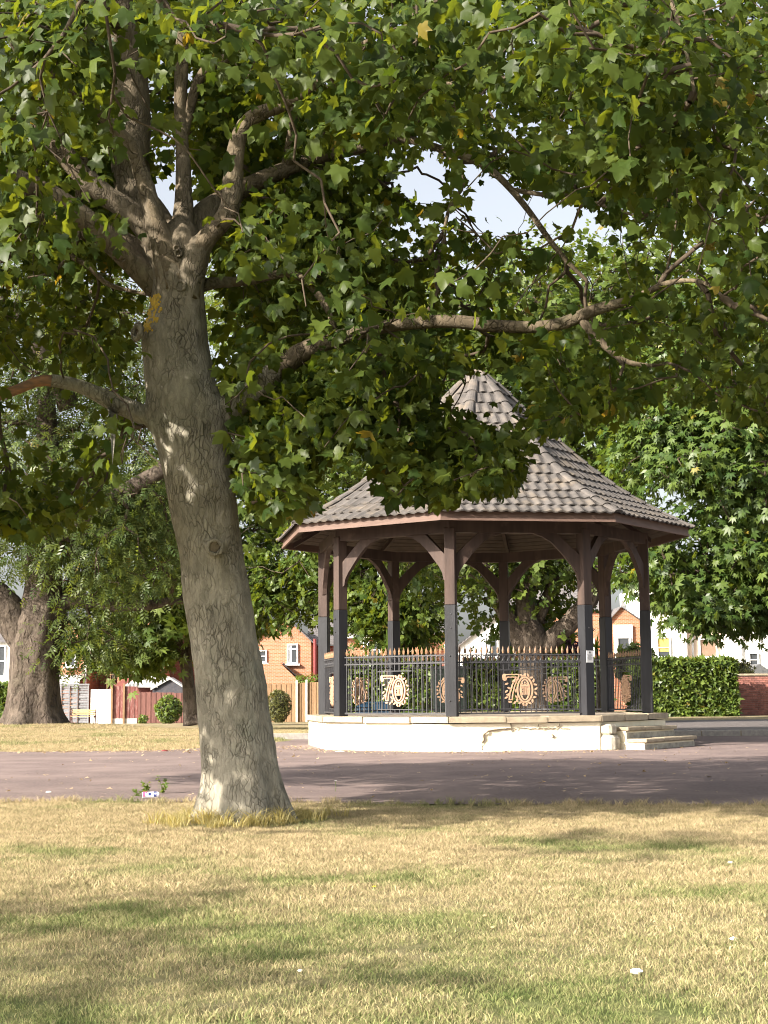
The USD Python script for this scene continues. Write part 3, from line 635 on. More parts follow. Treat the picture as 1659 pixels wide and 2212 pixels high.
# where the crown's leaves hang: its lower edge, and the places where light comes through
LOW = np.array([(-400, 1150), (0, 1165), (60, 1175), (130, 1150), (200, 1165), (235, 1120), (262, 980), (320, 900), (480, 930), (510, 1060), (560, 1125), (640, 1125), (682, 1112), (705, 1010), (740, 965), (795, 965), (812, 1070), (840, 1102), (900, 1088), (940, 1105), (1000, 1075), (1090, 1080), (1125, 1060), (1150, 965), (1190, 945), (1300, 915), (1400, 890), (1500, 880), (1600, 905), (1700, 930), (2100, 950)])
GAPS = [(915, 385, 54, 46, 1.0), (1066, 442, 50, 54, 1.0), (1172, 456, 90, 28, 1.0), (862, 520, 36, 36, .8), (1245, 470, 40, 20, .8), (1150, 560, 200, 85, .62), (1240, 640, 70, 40, .8), (1460, 560, 60, 60, .7),
        (405, 165, 16, 38, .9), (210, 75, 28, 14, .8), (1050, 850, 80, 50, .95), (750, 1040, 70, 60, .9), (960, 960, 60, 50, .4), (1130, 930, 50, 50, .6), (1230, 1010, 80, 70, 1.0),
        (130, 700, 90, 90, .35), (60, 780, 80, 40, .6), (130, 885, 110, 60, .85), (40, 960, 90, 70, .5), (150, 1020, 130, 90, .5), (230, 1090, 60, 60, .6), (1520, 850, 120, 70, .55), (1400, 820, 120, 70, .45), (60, 620, 60, 60, .5), (240, 700, 60, 150, .35), (385, 780, 75, 400, 1.0), (330, 470, 60, 60, .6), (300, 200, 40, 200, .5)]
def thin(u, v, r):
    keep = np.ones(len(u))
    for a, b, c, d, k in GAPS:
        q = np.sqrt(((u - a) / c) ** 2 + ((v - b) / d) ** 2)
        keep *= 1 - k * np.clip(1.6 - q, 0, .6) / .6
    keep = np.where(v > np.interp(u, LOW[:, 0], LOW[:, 1]) - 14, 0, keep)
    return keep
CC, CR = np.array([-0.4, 12.4, 7.6]), np.array([7.4, 6.0, 6.0])
r = np.random.default_rng(5)
cand = in_ellipsoid(9000, CC, CR, r, .12)
u, v, w = proj(cand)
inside = (w > 3) & (u > -150) & (u < 1810) & (v > -200)
keep = thin(u, v, r)
edge_ = np.linalg.norm((cand - CC) / CR, axis=1)
dens = np.where(inside, .36 * keep, .15 + .30 * (edge_ > .7))
dens = np.where(~inside & (cand[:, 0] < -2) & (cand[:, 1] < 9.3), .04, dens)
dens = np.where(~inside & (cand[:, 2] > 5) & (cand[:, 1] < 10.6), .05, dens)
dens *= np.clip((cand[:, 2] - 1.9) / .5, 0, 1)
dens = np.where((w < 7.0) & inside, dens * .25, dens)
clumps = cand[r.uniform(0, 1, len(cand)) < dens]
# sprays hanging in front of the roof, along the lower edge, so that it ends in drooping leaves
e = []
for uu in np.arange(-120, 1800, 15.0):
    lo = np.interp(uu, LOW[:, 0], LOW[:, 1])
    for _ in range(2): e.append(at(uu + r.normal(0, 8), lo - 24 - abs(r.normal(0, 45)), TY + r.uniform(-2.2, 1.8)))
e = np.array(e); u, v, w = proj(e); e = e[r.uniform(0, 1, len(e)) < thin(u, v, r) * .9]
# and the near sprays that catch the sun at the top of the picture
near = []
for a, b, c, d, Y, n in ((470, 60, 90, 60, 8.6, 10), (900, 60, 90, 90, 8.3, 12), (870, 200, 100, 60, 8.6, 12), (800, 250, 60, 40, 8.8, 6), (1160, 60, 90, 60, 8.0, 12), (1350, 320, 60, 50, 8.6, 8), (1420, 90, 150, 120, 8.2, 14), (1520, 400, 120, 200, 8.4, 18), (80, 70, 110, 70, 8.8, 14), (100, 180, 100, 60, 9.0, 12), (40, 260, 70, 60, 8.8, 8), (200, 110, 60, 50, 9.2, 6), (650, 40, 120, 40, 9.0, 8), (1560, 150, 90, 150, 8.6, 10), (40, 480, 60, 60, 9.6, 4)):
    near += [at(a + r.normal(0, c * .5), b + r.normal(0, d * .5), Y + r.normal(0, .35)) for _ in range(n)]
near = np.array(near); u, v, w = proj(near); near = near[v > -80]
clumps = np.vstack([clumps, e, near])
def L3(P, R): return curve(np.array(P, float), np.array(R), .1)
big = L3([(-1.75, 12.5, 4.6), (-3.2, 13.2, 5.5), (-5.0, 14.0, 5.9), (-7.0, 14.6, 5.9), (-9.0, 15.2, 5.6)], [.14, .12, .10, .07, .03])  # limbs running out of view, put in to carry the shading leaves below
obj('limb', tube(*big, 12), M['bark_limb'], tree, smooth=True); LIMBS.append(big)
low = L3([(-1.72, 12.55, 4.3), (-3.0, 11.9, 5.3), (-4.4, 10.7, 5.3), (-6.0, 9.9, 4.9)], [.11, .09, .07, .03])
obj('limb', tube(*low, 12), M['bark_limb'], tree, smooth=True); LIMBS.append(low)
side = np.vstack([in_ellipsoid(330, (-8.0, 14.8, 5.6), (2.2, 2.6, 1.7), r, .1), in_ellipsoid(230, (-5.1, 10.0, 4.5), (1.6, 1.8, 2.4), r, .1)])  # leaf masses beyond the left edge, placed to shade path and trunk
u, v, w = proj(side); side = side[(u < -30) | (v < 900)]
clumps = np.vstack([clumps, side])
deep = []
for a, b, c, d, y0, y1, n in ((560, 560, 160, 260, .8, 4.5, 75), (700, 480, 120, 130, 1, 5, 35), (170, 520, 190, 260, .8, 4.0, 130), (480, 200, 160, 200, 1.0, 4.5, 70), (660, 950, 130, 130, -.8, 2.5, 46), (780, 820, 200, 110, -.8, 2.5, 34), (1000, 985, 150, 85, -1.2, .8, 48), (1250, 820, 160, 90, -1, 1.5, 25), (150, 1030, 150, 90, -1, 2, 45), (800, 640, 150, 120, 0, 4, 25)):
    deep += [at(a + r.uniform(-1, 1) * c, b + r.uniform(-1, 1) * d, TY + r.uniform(y0, y1)) for _ in range(n)]
deep = np.array(deep); u, v, w = proj(deep); deep = deep[r.uniform(0, 1, len(deep)) < thin(u, v, r)]
clumps = np.vstack([clumps, deep])
wood = [(TRUNK_P[-60:], TRUNK_R[-60:])] + LIMBS
tw, ends = grow(wood, clumps, r, step=.16, tip=.0042, droop=.14)
obj('twigs', tw, M['twig'], tree, smooth=True, kind='stuff')
LP, LR, LS, LN = leaves_at(clumps, ends, 38, .21, .092, r, flat=.62, centre=CC - [0, 0, 2], up=.75, out=.55, drop=.55)
u, v, w = proj(LP)
from scipy.spatial import cKDTree
lk = (r.uniform(0, 1, len(u)) < np.interp(w, [8, 9.3, 10.6, 11.5], [.42, .48, .68, 1])) & (r.uniform(0, 1, len(u)) < thin(u, v, r) ** .7 + .02)
mp = [np.column_stack([*proj(a_), b_]) for a_, b_ in [(P[::3], TRUNK_R[::3])] + LIMBS[:12]]
mp = np.vstack(mp); dd, ii = cKDTree(mp[:, :2]).query(np.column_stack([u, v]))
lk &= ~((dd < mp[ii, 3] * FPX / mp[ii, 2] * .95 + 5) & (w < mp[ii, 2]) & (r.uniform(0, 1, len(u)) < .8))
ok = lk & (LP[:, 2] > 1.6) & (w > 3.5) & ~((v > np.interp(u, LOW[:, 0], LOW[:, 1]) + 18) & (u > -50) & (u < 1720))
infr = (w > 0) & (u > -60) & (u < 1720) & (v > -60)
ok &= infr | (r.uniform(0, 1, len(u)) < .42)
LS = np.where(infr, np.minimum(LS, np.interp(w, [8, 11], [.115, .15])), LS * 1.45)
LP, LR, LS, LN, u, v, w = LP[ok], LR[ok], LS[ok], LN[ok], u[ok], v[ok], w[ok]
vis = (u > 5) & (u < 1654) & (v > 5) & (v < 1180)
order = np.argsort(np.where(vis, -LS / w, 1e9))[:300]
for i in order:
    a, b, c = scatter(LEAVES[i % 4], LP[i:i + 1], LR[i:i + 1], LS[i:i + 1], LN[i:i + 1])
    obj('leaf', trimesh.Trimesh(a, b, process=False), M['leaf'], tree, smooth=True, uv=c)
rest = np.setdiff1d(np.arange(len(LP)), order)
far_up = (LP[rest, 2] > 8.6)
cm, uvs = MB(), []
for k in range(4):
    q = rest[k::4]
    a, b, c = scatter(LEAVES[k], LP[q], LR[q], LS[q], LN[q])
    cm.add(a, b); uvs.append(c)
obj('crown', cm.mesh(), M['leaf'], tree, smooth=True, uv=np.vstack(uvs), kind='stuff')
print('sycamore leaves', len(LP), 'clumps', len(clumps))

# ------------------------------------------------------------------ trees behind
def pts(Y, rows): return np.array([at(u, v, Y + dy) for u, v, dy in rows])
def rad(Y, ws): return np.array(ws) / 2 / scale_at(Y)
def sky_open(u, v, r):
    k = np.ones(len(u))
    for a, b, c, d, s in ((900, 400, 110, 95, 1.0), (1080, 430, 130, 55, 1.0), (1200, 440, 110, 50, 1), (1440, 1080, 55, 34, .85), (1500, 1150, 50, 40, .8), (1400, 1035, 40, 25, .6), (1600, 1235, 30, 22, .9), (140, 880, 45, 35, .75), (35, 720, 25, 60, .6), (640, 640, 40, 40, .5), (560, 560, 40, 50, .4), (720, 480, 70, 80, .5), (760, 1010, 40, 30, .4), (800, 700, 60, 60, .3)):
        q = np.sqrt(((u - a) / c) ** 2 + ((v - b) / d) ** 2)
        k *= 1 - s * np.clip(1.5 - q, 0, .5) / .5
    return r.uniform(0, 1, len(u)) < k
Y1 = 40.0
g0 = at(72, 1583, Y1); 
bg_tree('old_tree', 'massive old tree at the left with a double furrowed trunk on a mound', (np.vstack([g0 - [0, 0, .3], pts(Y1, [(72, 1570, 0), (72, 1530, 0), (73, 1470, 0), (76, 1410, 0), (84, 1350, 0), (92, 1290, 0), (95, 1230, 0), (98, 1150, 0), (104, 1020, 0), (100, 850, 0), (110, 650, 0)])]), rad(Y1, [150, 135, 112, 106, 110, 116, 84, 76, 66, 52, 36, 16])),
        [(pts(Y1, [(60, 1400, -.1), (35, 1350, -.2), (8, 1310, -.3), (-40, 1270, -.3), (-120, 1200, -.2), (-220, 1080, 0)]), rad(Y1, [60, 74, 74, 66, 50, 26])),
         (pts(Y1, [(105, 1330, 0), (140, 1300, -.1), (190, 1296, -.2), (260, 1310, -.3), (330, 1305, -.4), (400, 1296, -.4)]), rad(Y1, [50, 40, 32, 26, 22, 14])),
         (pts(Y1, [(125, 1300, 0), (150, 1275, .2), (180, 1250, .3), (240, 1180, .4), (300, 1080, .3)]), rad(Y1, [30, 24, 20, 18, 12])),
         (pts(Y1, [(150, 1160, -1), (225, 1090, -1.6), (290, 1050, -2), (350, 1015, -2.3), (430, 960, -2.4)]), rad(Y1, [44, 40, 36, 32, 20])),
         (pts(Y1, [(150, 880, -1), (90, 760, -1.6), (45, 700, -2), (0, 650, -2.2), (-80, 560, -2.4)]), rad(Y1, [46, 38, 36, 34, 20]))],
        [(at(90, 1010, Y1), (5.0, 4.2, 3.5), 420, .3), (at(260, 1180, Y1 - .5), (2.6, 2.4, 1.8), 170, .2), (at(-120, 800, Y1), (4.5, 4.2, 4.0), 230, .4), (at(160, 720, Y1), (4.0, 3.6, 3.2), 200, .3), (at(190, 1385, Y1), (1.3, 1.2, .7), 40, .1)],
        ASH, M['leaf_ash'], M['bark_old'], 21, per=22, rad=.45, size=.31, cut=lambda u, v, r: sky_open(u, v, r) & ~((v > 1230) & (u < 130)), flare=(.85, .32, 5), nseg=72, drop=.6)
Y2 = 60.0
bg_tree('small_tree', 'slim tree leaning left behind the big trunk, before the red fence', (np.vstack([at(418, 1556, Y2) - [0, 0, .2], pts(Y2, [(413, 1530, 0), (406, 1470, 0), (400, 1430, 0), (384, 1395, 0), (362, 1365, 0), (330, 1320, 0), (300, 1250, 0)])]), rad(Y2, [40, 34, 26, 26, 26, 22, 18, 10])),
        [(pts(Y2, [(402, 1440, 0), (415, 1380, 0), (430, 1300, 0), (440, 1200, 0)]), rad(Y2, [18, 16, 14, 8]))],
        [(at(440, 1150, Y2), (4.2, 3.5, 4.0), 240, .3), (at(330, 1290, Y2 - 1), (2.6, 2.0, 1.6), 110, .2), (at(250, 1400, Y2 - 1), (1.7, 1.2, .55), 40, .1), (at(500, 1320, Y2), (2.0, 2.0, 1.2), 60, .1), (at(300, 1420, Y2 - 1), (1.5, 1.0, .5), 34, .1)],
        PALM, M['leaf_mid'], M['bark_old'], 22, per=13, rad=.5, size=.36, cut=sky_open, flare=(.3, .3, 4))
Y3 = 44.0
bg_tree('broad_tree', 'broad tree behind the bandstand with a forked trunk seen through it', (np.vstack([at(1155, 1568, Y3) - [0, 0, .3], pts(Y3, [(1155, 1540, 0), (1153, 1480, 0), (1150, 1420, 0), (1150, 1385, 0), (1135, 1330, 0), (1140, 1240, 0), (1160, 1100, 0), (1170, 900, 0), (1170, 700, 0)])]), rad(Y3, [80, 64, 55, 56, 64, 44, 38, 32, 26, 14])),
        [(pts(Y3, [(1130, 1395, 0), (1100, 1340, -.1), (1070, 1285, -.2), (1040, 1200, -.3), (980, 1080, -.3), (900, 950, 0)]), rad(Y3, [48, 36, 33, 30, 24, 14])),
         (pts(Y3, [(1170, 1400, 0), (1205, 1370, -.1), (1240, 1335, -.2), (1275, 1290, -.3), (1300, 1230, -.4), (1340, 1120, -.4), (1400, 1000, -.2), (1460, 880, 0)]), rad(Y3, [48, 44, 42, 40, 34, 28, 22, 14])),
         (pts(Y3, [(1160, 1340, .2), (1190, 1270, .3), (1210, 1200, .4), (1260, 1050, .4)]), rad(Y3, [30, 26, 22, 14])),
         (pts(Y3, [(1310, 1040, 0), (1312, 980, 0), (1318, 900, 0), (1330, 800, 0)]), rad(Y3, [34, 30, 26, 16]))],
        [(at(1160, 830, Y3), (5.6, 4.4, 4.4), 620, .3), (at(1080, 1210, Y3 + .5), (3.6, 3.0, 1.3), 110, .1), (at(880, 900, Y3), (3.4, 3.2, 2.8), 170, .2), (at(1150, 1330, Y3 + 1.5), (1.4, 1.0, .7), 26, .1), (at(1400, 700, Y3), (3.4, 3.2, 3.0), 180, .2)],
        LIME, M['leaf_mid'], M['bark_old'], 23, per=20, rad=.5, size=.31, cut=lambda u, v, r: sky_open(u, v, r) & (v > np.interp(u, [700, 1000, 1300, 1700], [640, 490, 470, 520])), flare=(.25, .35, 5), nseg=40)
Y4 = 37.0
bg_tree('chestnut_tree', 'sunlit horse chestnut at the right edge, its hand-shaped leaves over the white houses', (np.array([[12.6, Y4, 0], [12.5, Y4, 1.2], [12.4, Y4, 2.4], [12.3, Y4, 4.2], [12.2, Y4, 6.5], [12.2, Y4, 9.5]]), np.array([.62, .5, .46, .36, .24, .1])),
        [(np.vstack([[12.35, Y4, 3.6], pts(Y4, [(1760, 1120, -.3), (1700, 1080, -.4), (1640, 1040, -.5), (1600, 1020, -.5), (1540, 980, -.5)])]), np.array([.26, .2, .17, .14, .11, .06])),
         (np.vstack([[12.4, Y4, 2.6], pts(Y4, [(1720, 1260, .3), (1640, 1240, .2), (1540, 1235, .2), (1440, 1240, 0)])]), np.array([.2, .15, .11, .08, .04]))],
        [(at(1560, 1010, Y4), (2.9, 2.8, 2.2), 330, .25), (at(1480, 1220, Y4 + .5), (2.1, 2.0, 1.15), 130, .1), (at(1640, 760, Y4), (3.4, 3.0, 2.4), 240, .3), (at(1440, 920, Y4 - .5), (1.3, 1.3, 1.3), 80, .1), (at(1660, 1200, Y4), (1.6, 1.8, 1.4), 90, .1), (at(1540, 1330, Y4), (1.0, 1.0, .45), 34, .1), (at(1640, 1330, Y4 + 1), (.9, .9, .6), 26, .1)],
        PALM, M['leaf_chestnut'], M['bark_old'], 24, per=22, rad=.34, size=.185, cut=lambda u, v, r: sky_open(u, v, r) & (u > 1325), drop=.85, flare=(.3, .4, 5))
Y5 = 57.0
bg_tree('dark_tree', 'dark leafy tree seen between the left bandstand posts, before the brick houses', (np.array([at(868, 1550, Y5) - [0, 0, .3], at(866, 1450, Y5), at(862, 1330, Y5), at(850, 1150, Y5), at(840, 950, Y5)]), np.array([.42, .34, .30, .22, .1])),
        [(pts(Y5, [(864, 1350, 0), (820, 1280, 0), (740, 1190, 0), (660, 1080, 0)]), rad(Y5, [24, 20, 16, 10]))],
        [(at(840, 1120, Y5), (4.0, 3.4, 4.6), 300, .3), (at(850, 1330, Y5), (1.9, 1.6, 1.3), 90, .1), (at(680, 900, Y5), (4.0, 3.2, 4.0), 240, .3), (at(640, 1260, Y5 + 1), (2.8, 2.0, 1.6), 110, .1), (at(640, 610, Y5), (4.6, 3.5, 4.2), 260, .2)],
        LIME, M['leaf_mid'], M['bark_old'], 25, per=20, rad=.55, size=.34, cut=sky_open)

# another tree of the park, out of the picture to the left; its shade reaches the front lawn
bg_tree('park_tree', 'park tree standing beyond the left edge of the picture of the front lawn', (np.array([[-11.5, -4.3, -.2], [-11.5, -4.3, 1.5], [-11.4, -4.2, 4], [-11.4, -4.1, 6], [-11.3, -4.0, 8]]), np.array([.35, .3, .24, .16, .05])), [],
        [((-9.9, 2.0, 5.3), (.9, .4, .45), 7, .1), ((-10.1, .1, 5.6), (.9, .4, .4), 6, .1), ((-11.2, 2.5, 8.3), (.8, .4, .4), 5, .1)], LIME, M['leaf_mid'], M['bark_old'], 27, per=14, rad=.4, size=.30)
# ------------------------------------------------------------------ bandstand
C = np.array([1.93, 29.9, 0.0])
def ang(k): return math.radians(-13 + 45 * k)
def dirv(t): return np.array([math.sin(t), -math.cos(t), 0.0])
def vert(k, R, z): return C + dirv(ang(k)) * R + [0, 0, z]
PH, PR, POST_R, EAVE_R = 0.60, 3.60, 3.27, 4.16
FLOOR = 0.62
M['cream'] = mat('cream_render', (0.80, 0.74, 0.57), (0.74, 0.66, 0.47), 0.85, 3.0, 6, (9, 0.010), 0.25, c3=(0.66, 0.56, 0.38), scale3=2.3, ramp3=(.60, .78))
M['coping'] = mat('coping_stone', (0.36, 0.30, 0.21), (0.26, 0.215, 0.155), 0.9, 7, 6, (45, .006), 0.2, rand=.12)
M['floor'] = mat('bandstand_floor', (0.22, 0.18, 0.14), (0.28, 0.24, 0.19), 0.9, 8)
M['crack'] = mat('dark_crack', (0.10, 0.075, 0.05), (0.16, 0.12, 0.08), 0.95, 30)
M['wood'] = mat('brown_stained_wood', (0.042, 0.028, 0.023), (0.070, 0.046, 0.037), 0.72, 7, 5, (26, .004), 0.3, stretch=(1, 1, .12), c3=(0.11, .076, .058), scale3=4, ramp3=(.6, .8))
M['wood2'] = mat('brown_fascia_wood', (0.105, 0.066, 0.052), (0.14, 0.09, 0.07), 0.7, 5, 5, (20, .003), 0.3, stretch=(.5, .5, 4))
M['paint'] = mat('blue_black_paint', (0.013, 0.0135, 0.016), (0.021, 0.0215, 0.025), 0.5, 9, 5, (30, .002), 0.4, stretch=(1, 1, .2))
M['iron'] = mat('black_iron', (0.018, 0.018, 0.022), (0.035, 0.034, 0.036), 0.5, 20, spec=.5)
M['gold'] = mat('gold_paint', (0.42, 0.275, 0.18), (0.32, 0.20, 0.125), 0.5, 20, spec=.4)
M['finial'] = mat('dull_gold', (0.24, 0.14, 0.07), (0.14, 0.08, 0.045), 0.5, 20, spec=.4)
M['soffit'] = mat('soffit_boards', (0.062, 0.046, 0.038), (0.09, 0.066, 0.054), 0.8, 5, stretch=(1, 1, 3))
M['tile'] = mat('weathered_roof_tile', (0.108, 0.097, 0.089), (0.072, 0.066, 0.062), 0.9, 6, 6, (50, .004), .2, c3=(0.135, .112, .088), scale3=2.4, ramp3=(.5, .72), rand=.16)
M['paper'] = mat('white_paper', (0.8, 0.8, 0.78), None, 0.7)
M['ink'] = mat('black_ink', (0.03, 0.03, 0.035), None, 0.6)

bs = keys(UsdGeom.Xform.Define(stage, numbered('/World', 'bandstand')).GetPrim(), 'octagonal park bandstand with tiled roof, brown timber posts, gilded railings and a cream plinth', 'bandstand')
octo = lambda R, z: np.array([vert(k, R, z) for k in range(8)])
mb = MB()
lo, hi = octo(PR, -.1), octo(PR, PH - .10)
# the plinth's render wanders a little: each face a grid
for k in range(8):
    a, b = lo[k], lo[(k + 1) % 8]
    n = np.cross(b - a, [0, 0, 1]); n /= np.linalg.norm(n)
    if n @ (a - C) < 0: n = -n
    S, T = np.meshgrid(np.linspace(0, 1, 40), np.linspace(0, 1, 10), indexing='ij')
    p = a + (b - a) * S[..., None] + np.array([0, 0, 1.0]) * T[..., None] * (PH)
    w = (meshkit.fbm(p * 3.1, 4, 4) - .5) * .035 * np.clip(np.minimum(S, 1 - S) * 12, 0, 1)
    p = p + n * w[..., None]
    i, j = np.meshgrid(np.arange(39), np.arange(9), indexing='ij'); q = i * 10 + j
    mb.add(p.reshape(-1, 3), np.stack([q, q + 10, q + 11, q + 1], -1).reshape(-1, 4))
mb.put('plinth', M['cream'], bs, smooth=40, fix=False)
fl = octo(PR - .05, FLOOR - .006)
mb = MB().add(np.vstack([[C + [0, 0, FLOOR - .006]], fl]), [(0, 1 + k, 1 + (k + 1) % 8) for k in range(8)])
mb.put('floor', M['floor'], bs)
r = np.random.default_rng(31)
for k in range(8):                                                   # coping stones, three to a side, mitred at the corners
    cuts = [0, .34 + r.uniform(-.04, .04), .68 + r.uniform(-.04, .04), 1]
    for c in range(3):
        o0, o1 = vert(k, PR + .065, 0), vert(k + 1, PR + .065, 0); i0, i1 = vert(k, PR - .40, 0), vert(k + 1, PR - .40, 0)
        g = .003
        s0, s1 = cuts[c] + g, cuts[c + 1] - g
        dz = r.normal(0, .004)
        P4 = np.array([o0 + (o1 - o0) * s0, o0 + (o1 - o0) * s1, i0 + (i1 - i0) * s1, i0 + (i1 - i0) * s0]) + r.normal(0, .004, (4, 3)) * [1, 1, 0]
        ctr = P4.mean(0); ins = ctr + (P4 - ctr) * [.985, .985, 1]
        V = np.vstack([P4 + [0, 0, PH - .085 + dz], P4 + [0, 0, PH - .005 + dz], ins + [0, 0, PH + .02 + dz]])
        F = [(0, 1, 5, 4), (1, 2, 6, 5), (2, 3, 7, 6), (3, 0, 4, 7), (4, 5, 9, 8), (5, 6, 10, 9), (6, 7, 11, 10), (7, 4, 8, 11), (8, 9, 10, 11), (3, 2, 1, 0)]
        MB().add(V, F).put('coping_stone', M['coping'], bs, fix=True)
# cracks and missing render on the front face: a ragged patch, and a run of dark joints under the coping
a, b = vert(0, PR, 0), vert(1, PR, 0); tv = (b - a) / np.linalg.norm(b - a); nv = dirv(ang(.5))
def crackline(rows, w):
    p = np.array([a + tv * s + [0, 0, h] + nv * .012 for s, h in rows])
    return tube(curve(p, np.full(len(p), w), .03)[0] + r.normal(0, .004, (len(curve(p, np.full(len(p), w), .03)[0]), 3)), w, 5)
mb = MB()
mb.add(*crackline([(.60, .17), (.62, .22), (.61, .28), (.66, .34), (.74, .375), (.86, .39), (.98, .40), (1.12, .41)], .012))
mb.add(*crackline([(1.12, .36), (1.12, .44), (1.12, .50)], .008)); mb.add(*crackline([(1.12, .41), (1.4, .405), (1.6, .415), (1.62, .47)], .006))
mb.add(*crackline([(1.62, .41), (1.85, .40), (1.98, .42), (2.02, .49)], .007)); mb.add(*crackline([(2.02, .40), (2.2, .395)], .005)); mb.add(*crackline([(1.30, .05), (1.32, .01)], .008))
mb.add(*crackline([(1.86, .29), (1.90, .27), (1.87, .24)], .012)); mb.add(*crackline([(.2, .06), (.22, .0)], .006)); mb.add(*crackline([(.6, .17), (.58, .10), (.6, .03)], .004))
mb.put('crack', M['crack'], bs, smooth=True)
# steps on the right-hand side
sn = dirv(ang(1.5)); st = dirv(ang(1.5) + PI / 2); sa = PR * math.cos(PI / 8)
rot = math.atan2(st[1], st[0])
M['step'] = mat('worn_step_stone', (0.34, 0.31, 0.25), (0.24, 0.215, 0.175), 0.9, 9, 6, (30, .010), .2, c3=(.46, .42, .33), scale3=5)
for i, (dep, top, half) in enumerate(((.36, .40, 1.05), (.74, .20, 1.10))):
    c = C + sn * (sa + dep / 2 - .02)
    body = holder('step', bs)
    MB().box(c + [0, 0, (top - .06) / 2 - .03], (2 * half - .04, dep, top - .06 + .06), rot, .015).put('riser', M['cream'] if i == 0 else M['cream'], body)
    nose = C + sn * (sa + dep - .36 / 2 + .02)
    for j in range(3):
        w = 2 * half / 3
        MB().box(nose + st * (w * (j - 1)) + [0, 0, top - .03 + r.normal(0, .003)], (w - .008, .40, .065), rot, .012).put('tread', M['coping'], body)
    MB().box(C + sn * (sa + dep + .004 - .02) + [0, 0, (top - .06) / 2 - .02], (2 * half - .06, .012, top - .10), rot).put('stone_face', M['step'], body)
MB().box(C + sn * (sa + .10) - st * 1.22 + [0, 0, .12], (.28, .34, .30), rot, .05).box(C + sn * (sa + .07) - st * 1.22 + [0, 0, .37], (.26, .28, .20), rot, .05).put('step_cheek', M['step'], bs)

# posts: painted foot, stained upper length, two curved braces each
TOPZ = 4.02
for k in range(8):
    c = C + dirv(ang(k)) * POST_R
    rz = ang(k)
    p = holder('post', bs)
    MB().box(c + [0, 0, (FLOOR + 2.62) / 2], (.205, .205, 2.62 - FLOOR), rz, .012).put('painted_foot', M['paint'], p)
    MB().box(c + [0, 0, (2.62 + TOPZ) / 2 - .002], (.195, .195, TOPZ - 2.62), rz, .012).put('shaft', M['wood'], p)
    mbb = MB()
    for zb in (.9, 1.7, 2.2, 2.45):
        mbb.tri(trimesh.creation.icosphere(1, .013, ).apply_translation(c + dirv(rz) * .103 + [r.uniform(-.03, .03), 0, zb]))
    mbb.put('bolt', M['iron'], p)
    for s in (-1, 1):
        o = C + dirv(ang(k + s)) * POST_R - c; o /= np.linalg.norm(o)
        t = np.linspace(0, 1, 10)
        zb, zt, run = 3.06, 3.95, .92
        inner = np.column_stack([.10 + (run - .10) * (1 - np.cos(t * PI / 2)) ** .92, zb + .03 + (zt - zb - .03) * np.sin(t * PI / 2) ** .95])
        outline = [(.09 + x_, zb + z_) for x_, z_ in ((0, 0), (.035, .02), (.06, .14), (.13, .26), (.22, .37), (.35, .53), (.53, .71), (.70, .81), (.89, .875), (.44, .885), (0, .47))]
        P3 = np.array([c + o * a_ + [0, 0, z_] for a_, z_ in outline])
        side = np.cross(o, [0, 0, 1]); side /= np.linalg.norm(side)
        MB().prism(P3 - side * .045, side * .09).put('brace', M['wood'], p, fix=True)
def beam(name, R, z0, z1, th, material, parent=bs, ext=0):
    for k in range(8):
        a_, b_ = vert(k, R, 0), vert(k + 1, R, 0)
        n = dirv(ang(k + .5))
        i_, j_ = vert(k, R - th / math.cos(PI / 8), 0), vert(k + 1, R - th / math.cos(PI / 8), 0)
        q = np.array([a_, b_, j_, i_])
        V = np.vstack([q + [0, 0, z0], q + [0, 0, z1]])
        MB().add(V, [(0, 1, 2, 3), (4, 7, 6, 5), (0, 4, 5, 1), (1, 5, 6, 2), (2, 6, 7, 3), (3, 7, 4, 0)]).put(name, material, parent, fix=True)
beam('ring_beam', POST_R + .10, 3.93, 4.14, .18, M['wood'])
beam('fascia', EAVE_R, 4.065, 4.235, .03, M['wood2'])
beam('fascia_moulding', EAVE_R + .022, 4.06, 4.10, .022, M['wood2'])
# roof: a bell-cast profile of radius and height
PROF = np.array([(4.26, 4.20), (3.6, 4.54), (2.9, 4.97), (2.2, 5.53), (1.4, 6.28), (.7, 7.00), (.16, 7.60)])
APO = math.cos(PI / 8)
zf = PchipInterpolator(PROF[::-1, 0], PROF[::-1, 1])
def rp(k, R, s, lift=0.0):
    """A point of roof face k at ring radius R, s metres along the eave from the face's middle, lifted off the slope."""
    n = dirv(ang(k + .5)); t = dirv(ang(k + .5) + PI / 2)
    h = R * math.sin(PI / 8); s = max(-h, min(h, s))
    sl = (float(zf(R + .02)) - float(zf(R - .02))) / (.04 * APO)
    nn = n * -sl + np.array([0, 0, 1.0]); nn /= np.linalg.norm(nn)
    return C + n * R * APO + t * s + [0, 0, float(zf(R))] + nn * lift
roof = holder('roof', bs)
mb = MB()
RR = np.linspace(4.20, .17, 14)
for k in range(8):
    V = [rp(k, R_, e_ * 9, -.012) for R_ in RR for e_ in (-1, 1)]
    mb.add(V, [(2 * i, 2 * i + 1, 2 * i + 3, 2 * i + 2) for i in range(13)])
mb.put('roof_deck', M['soffit'], roof)
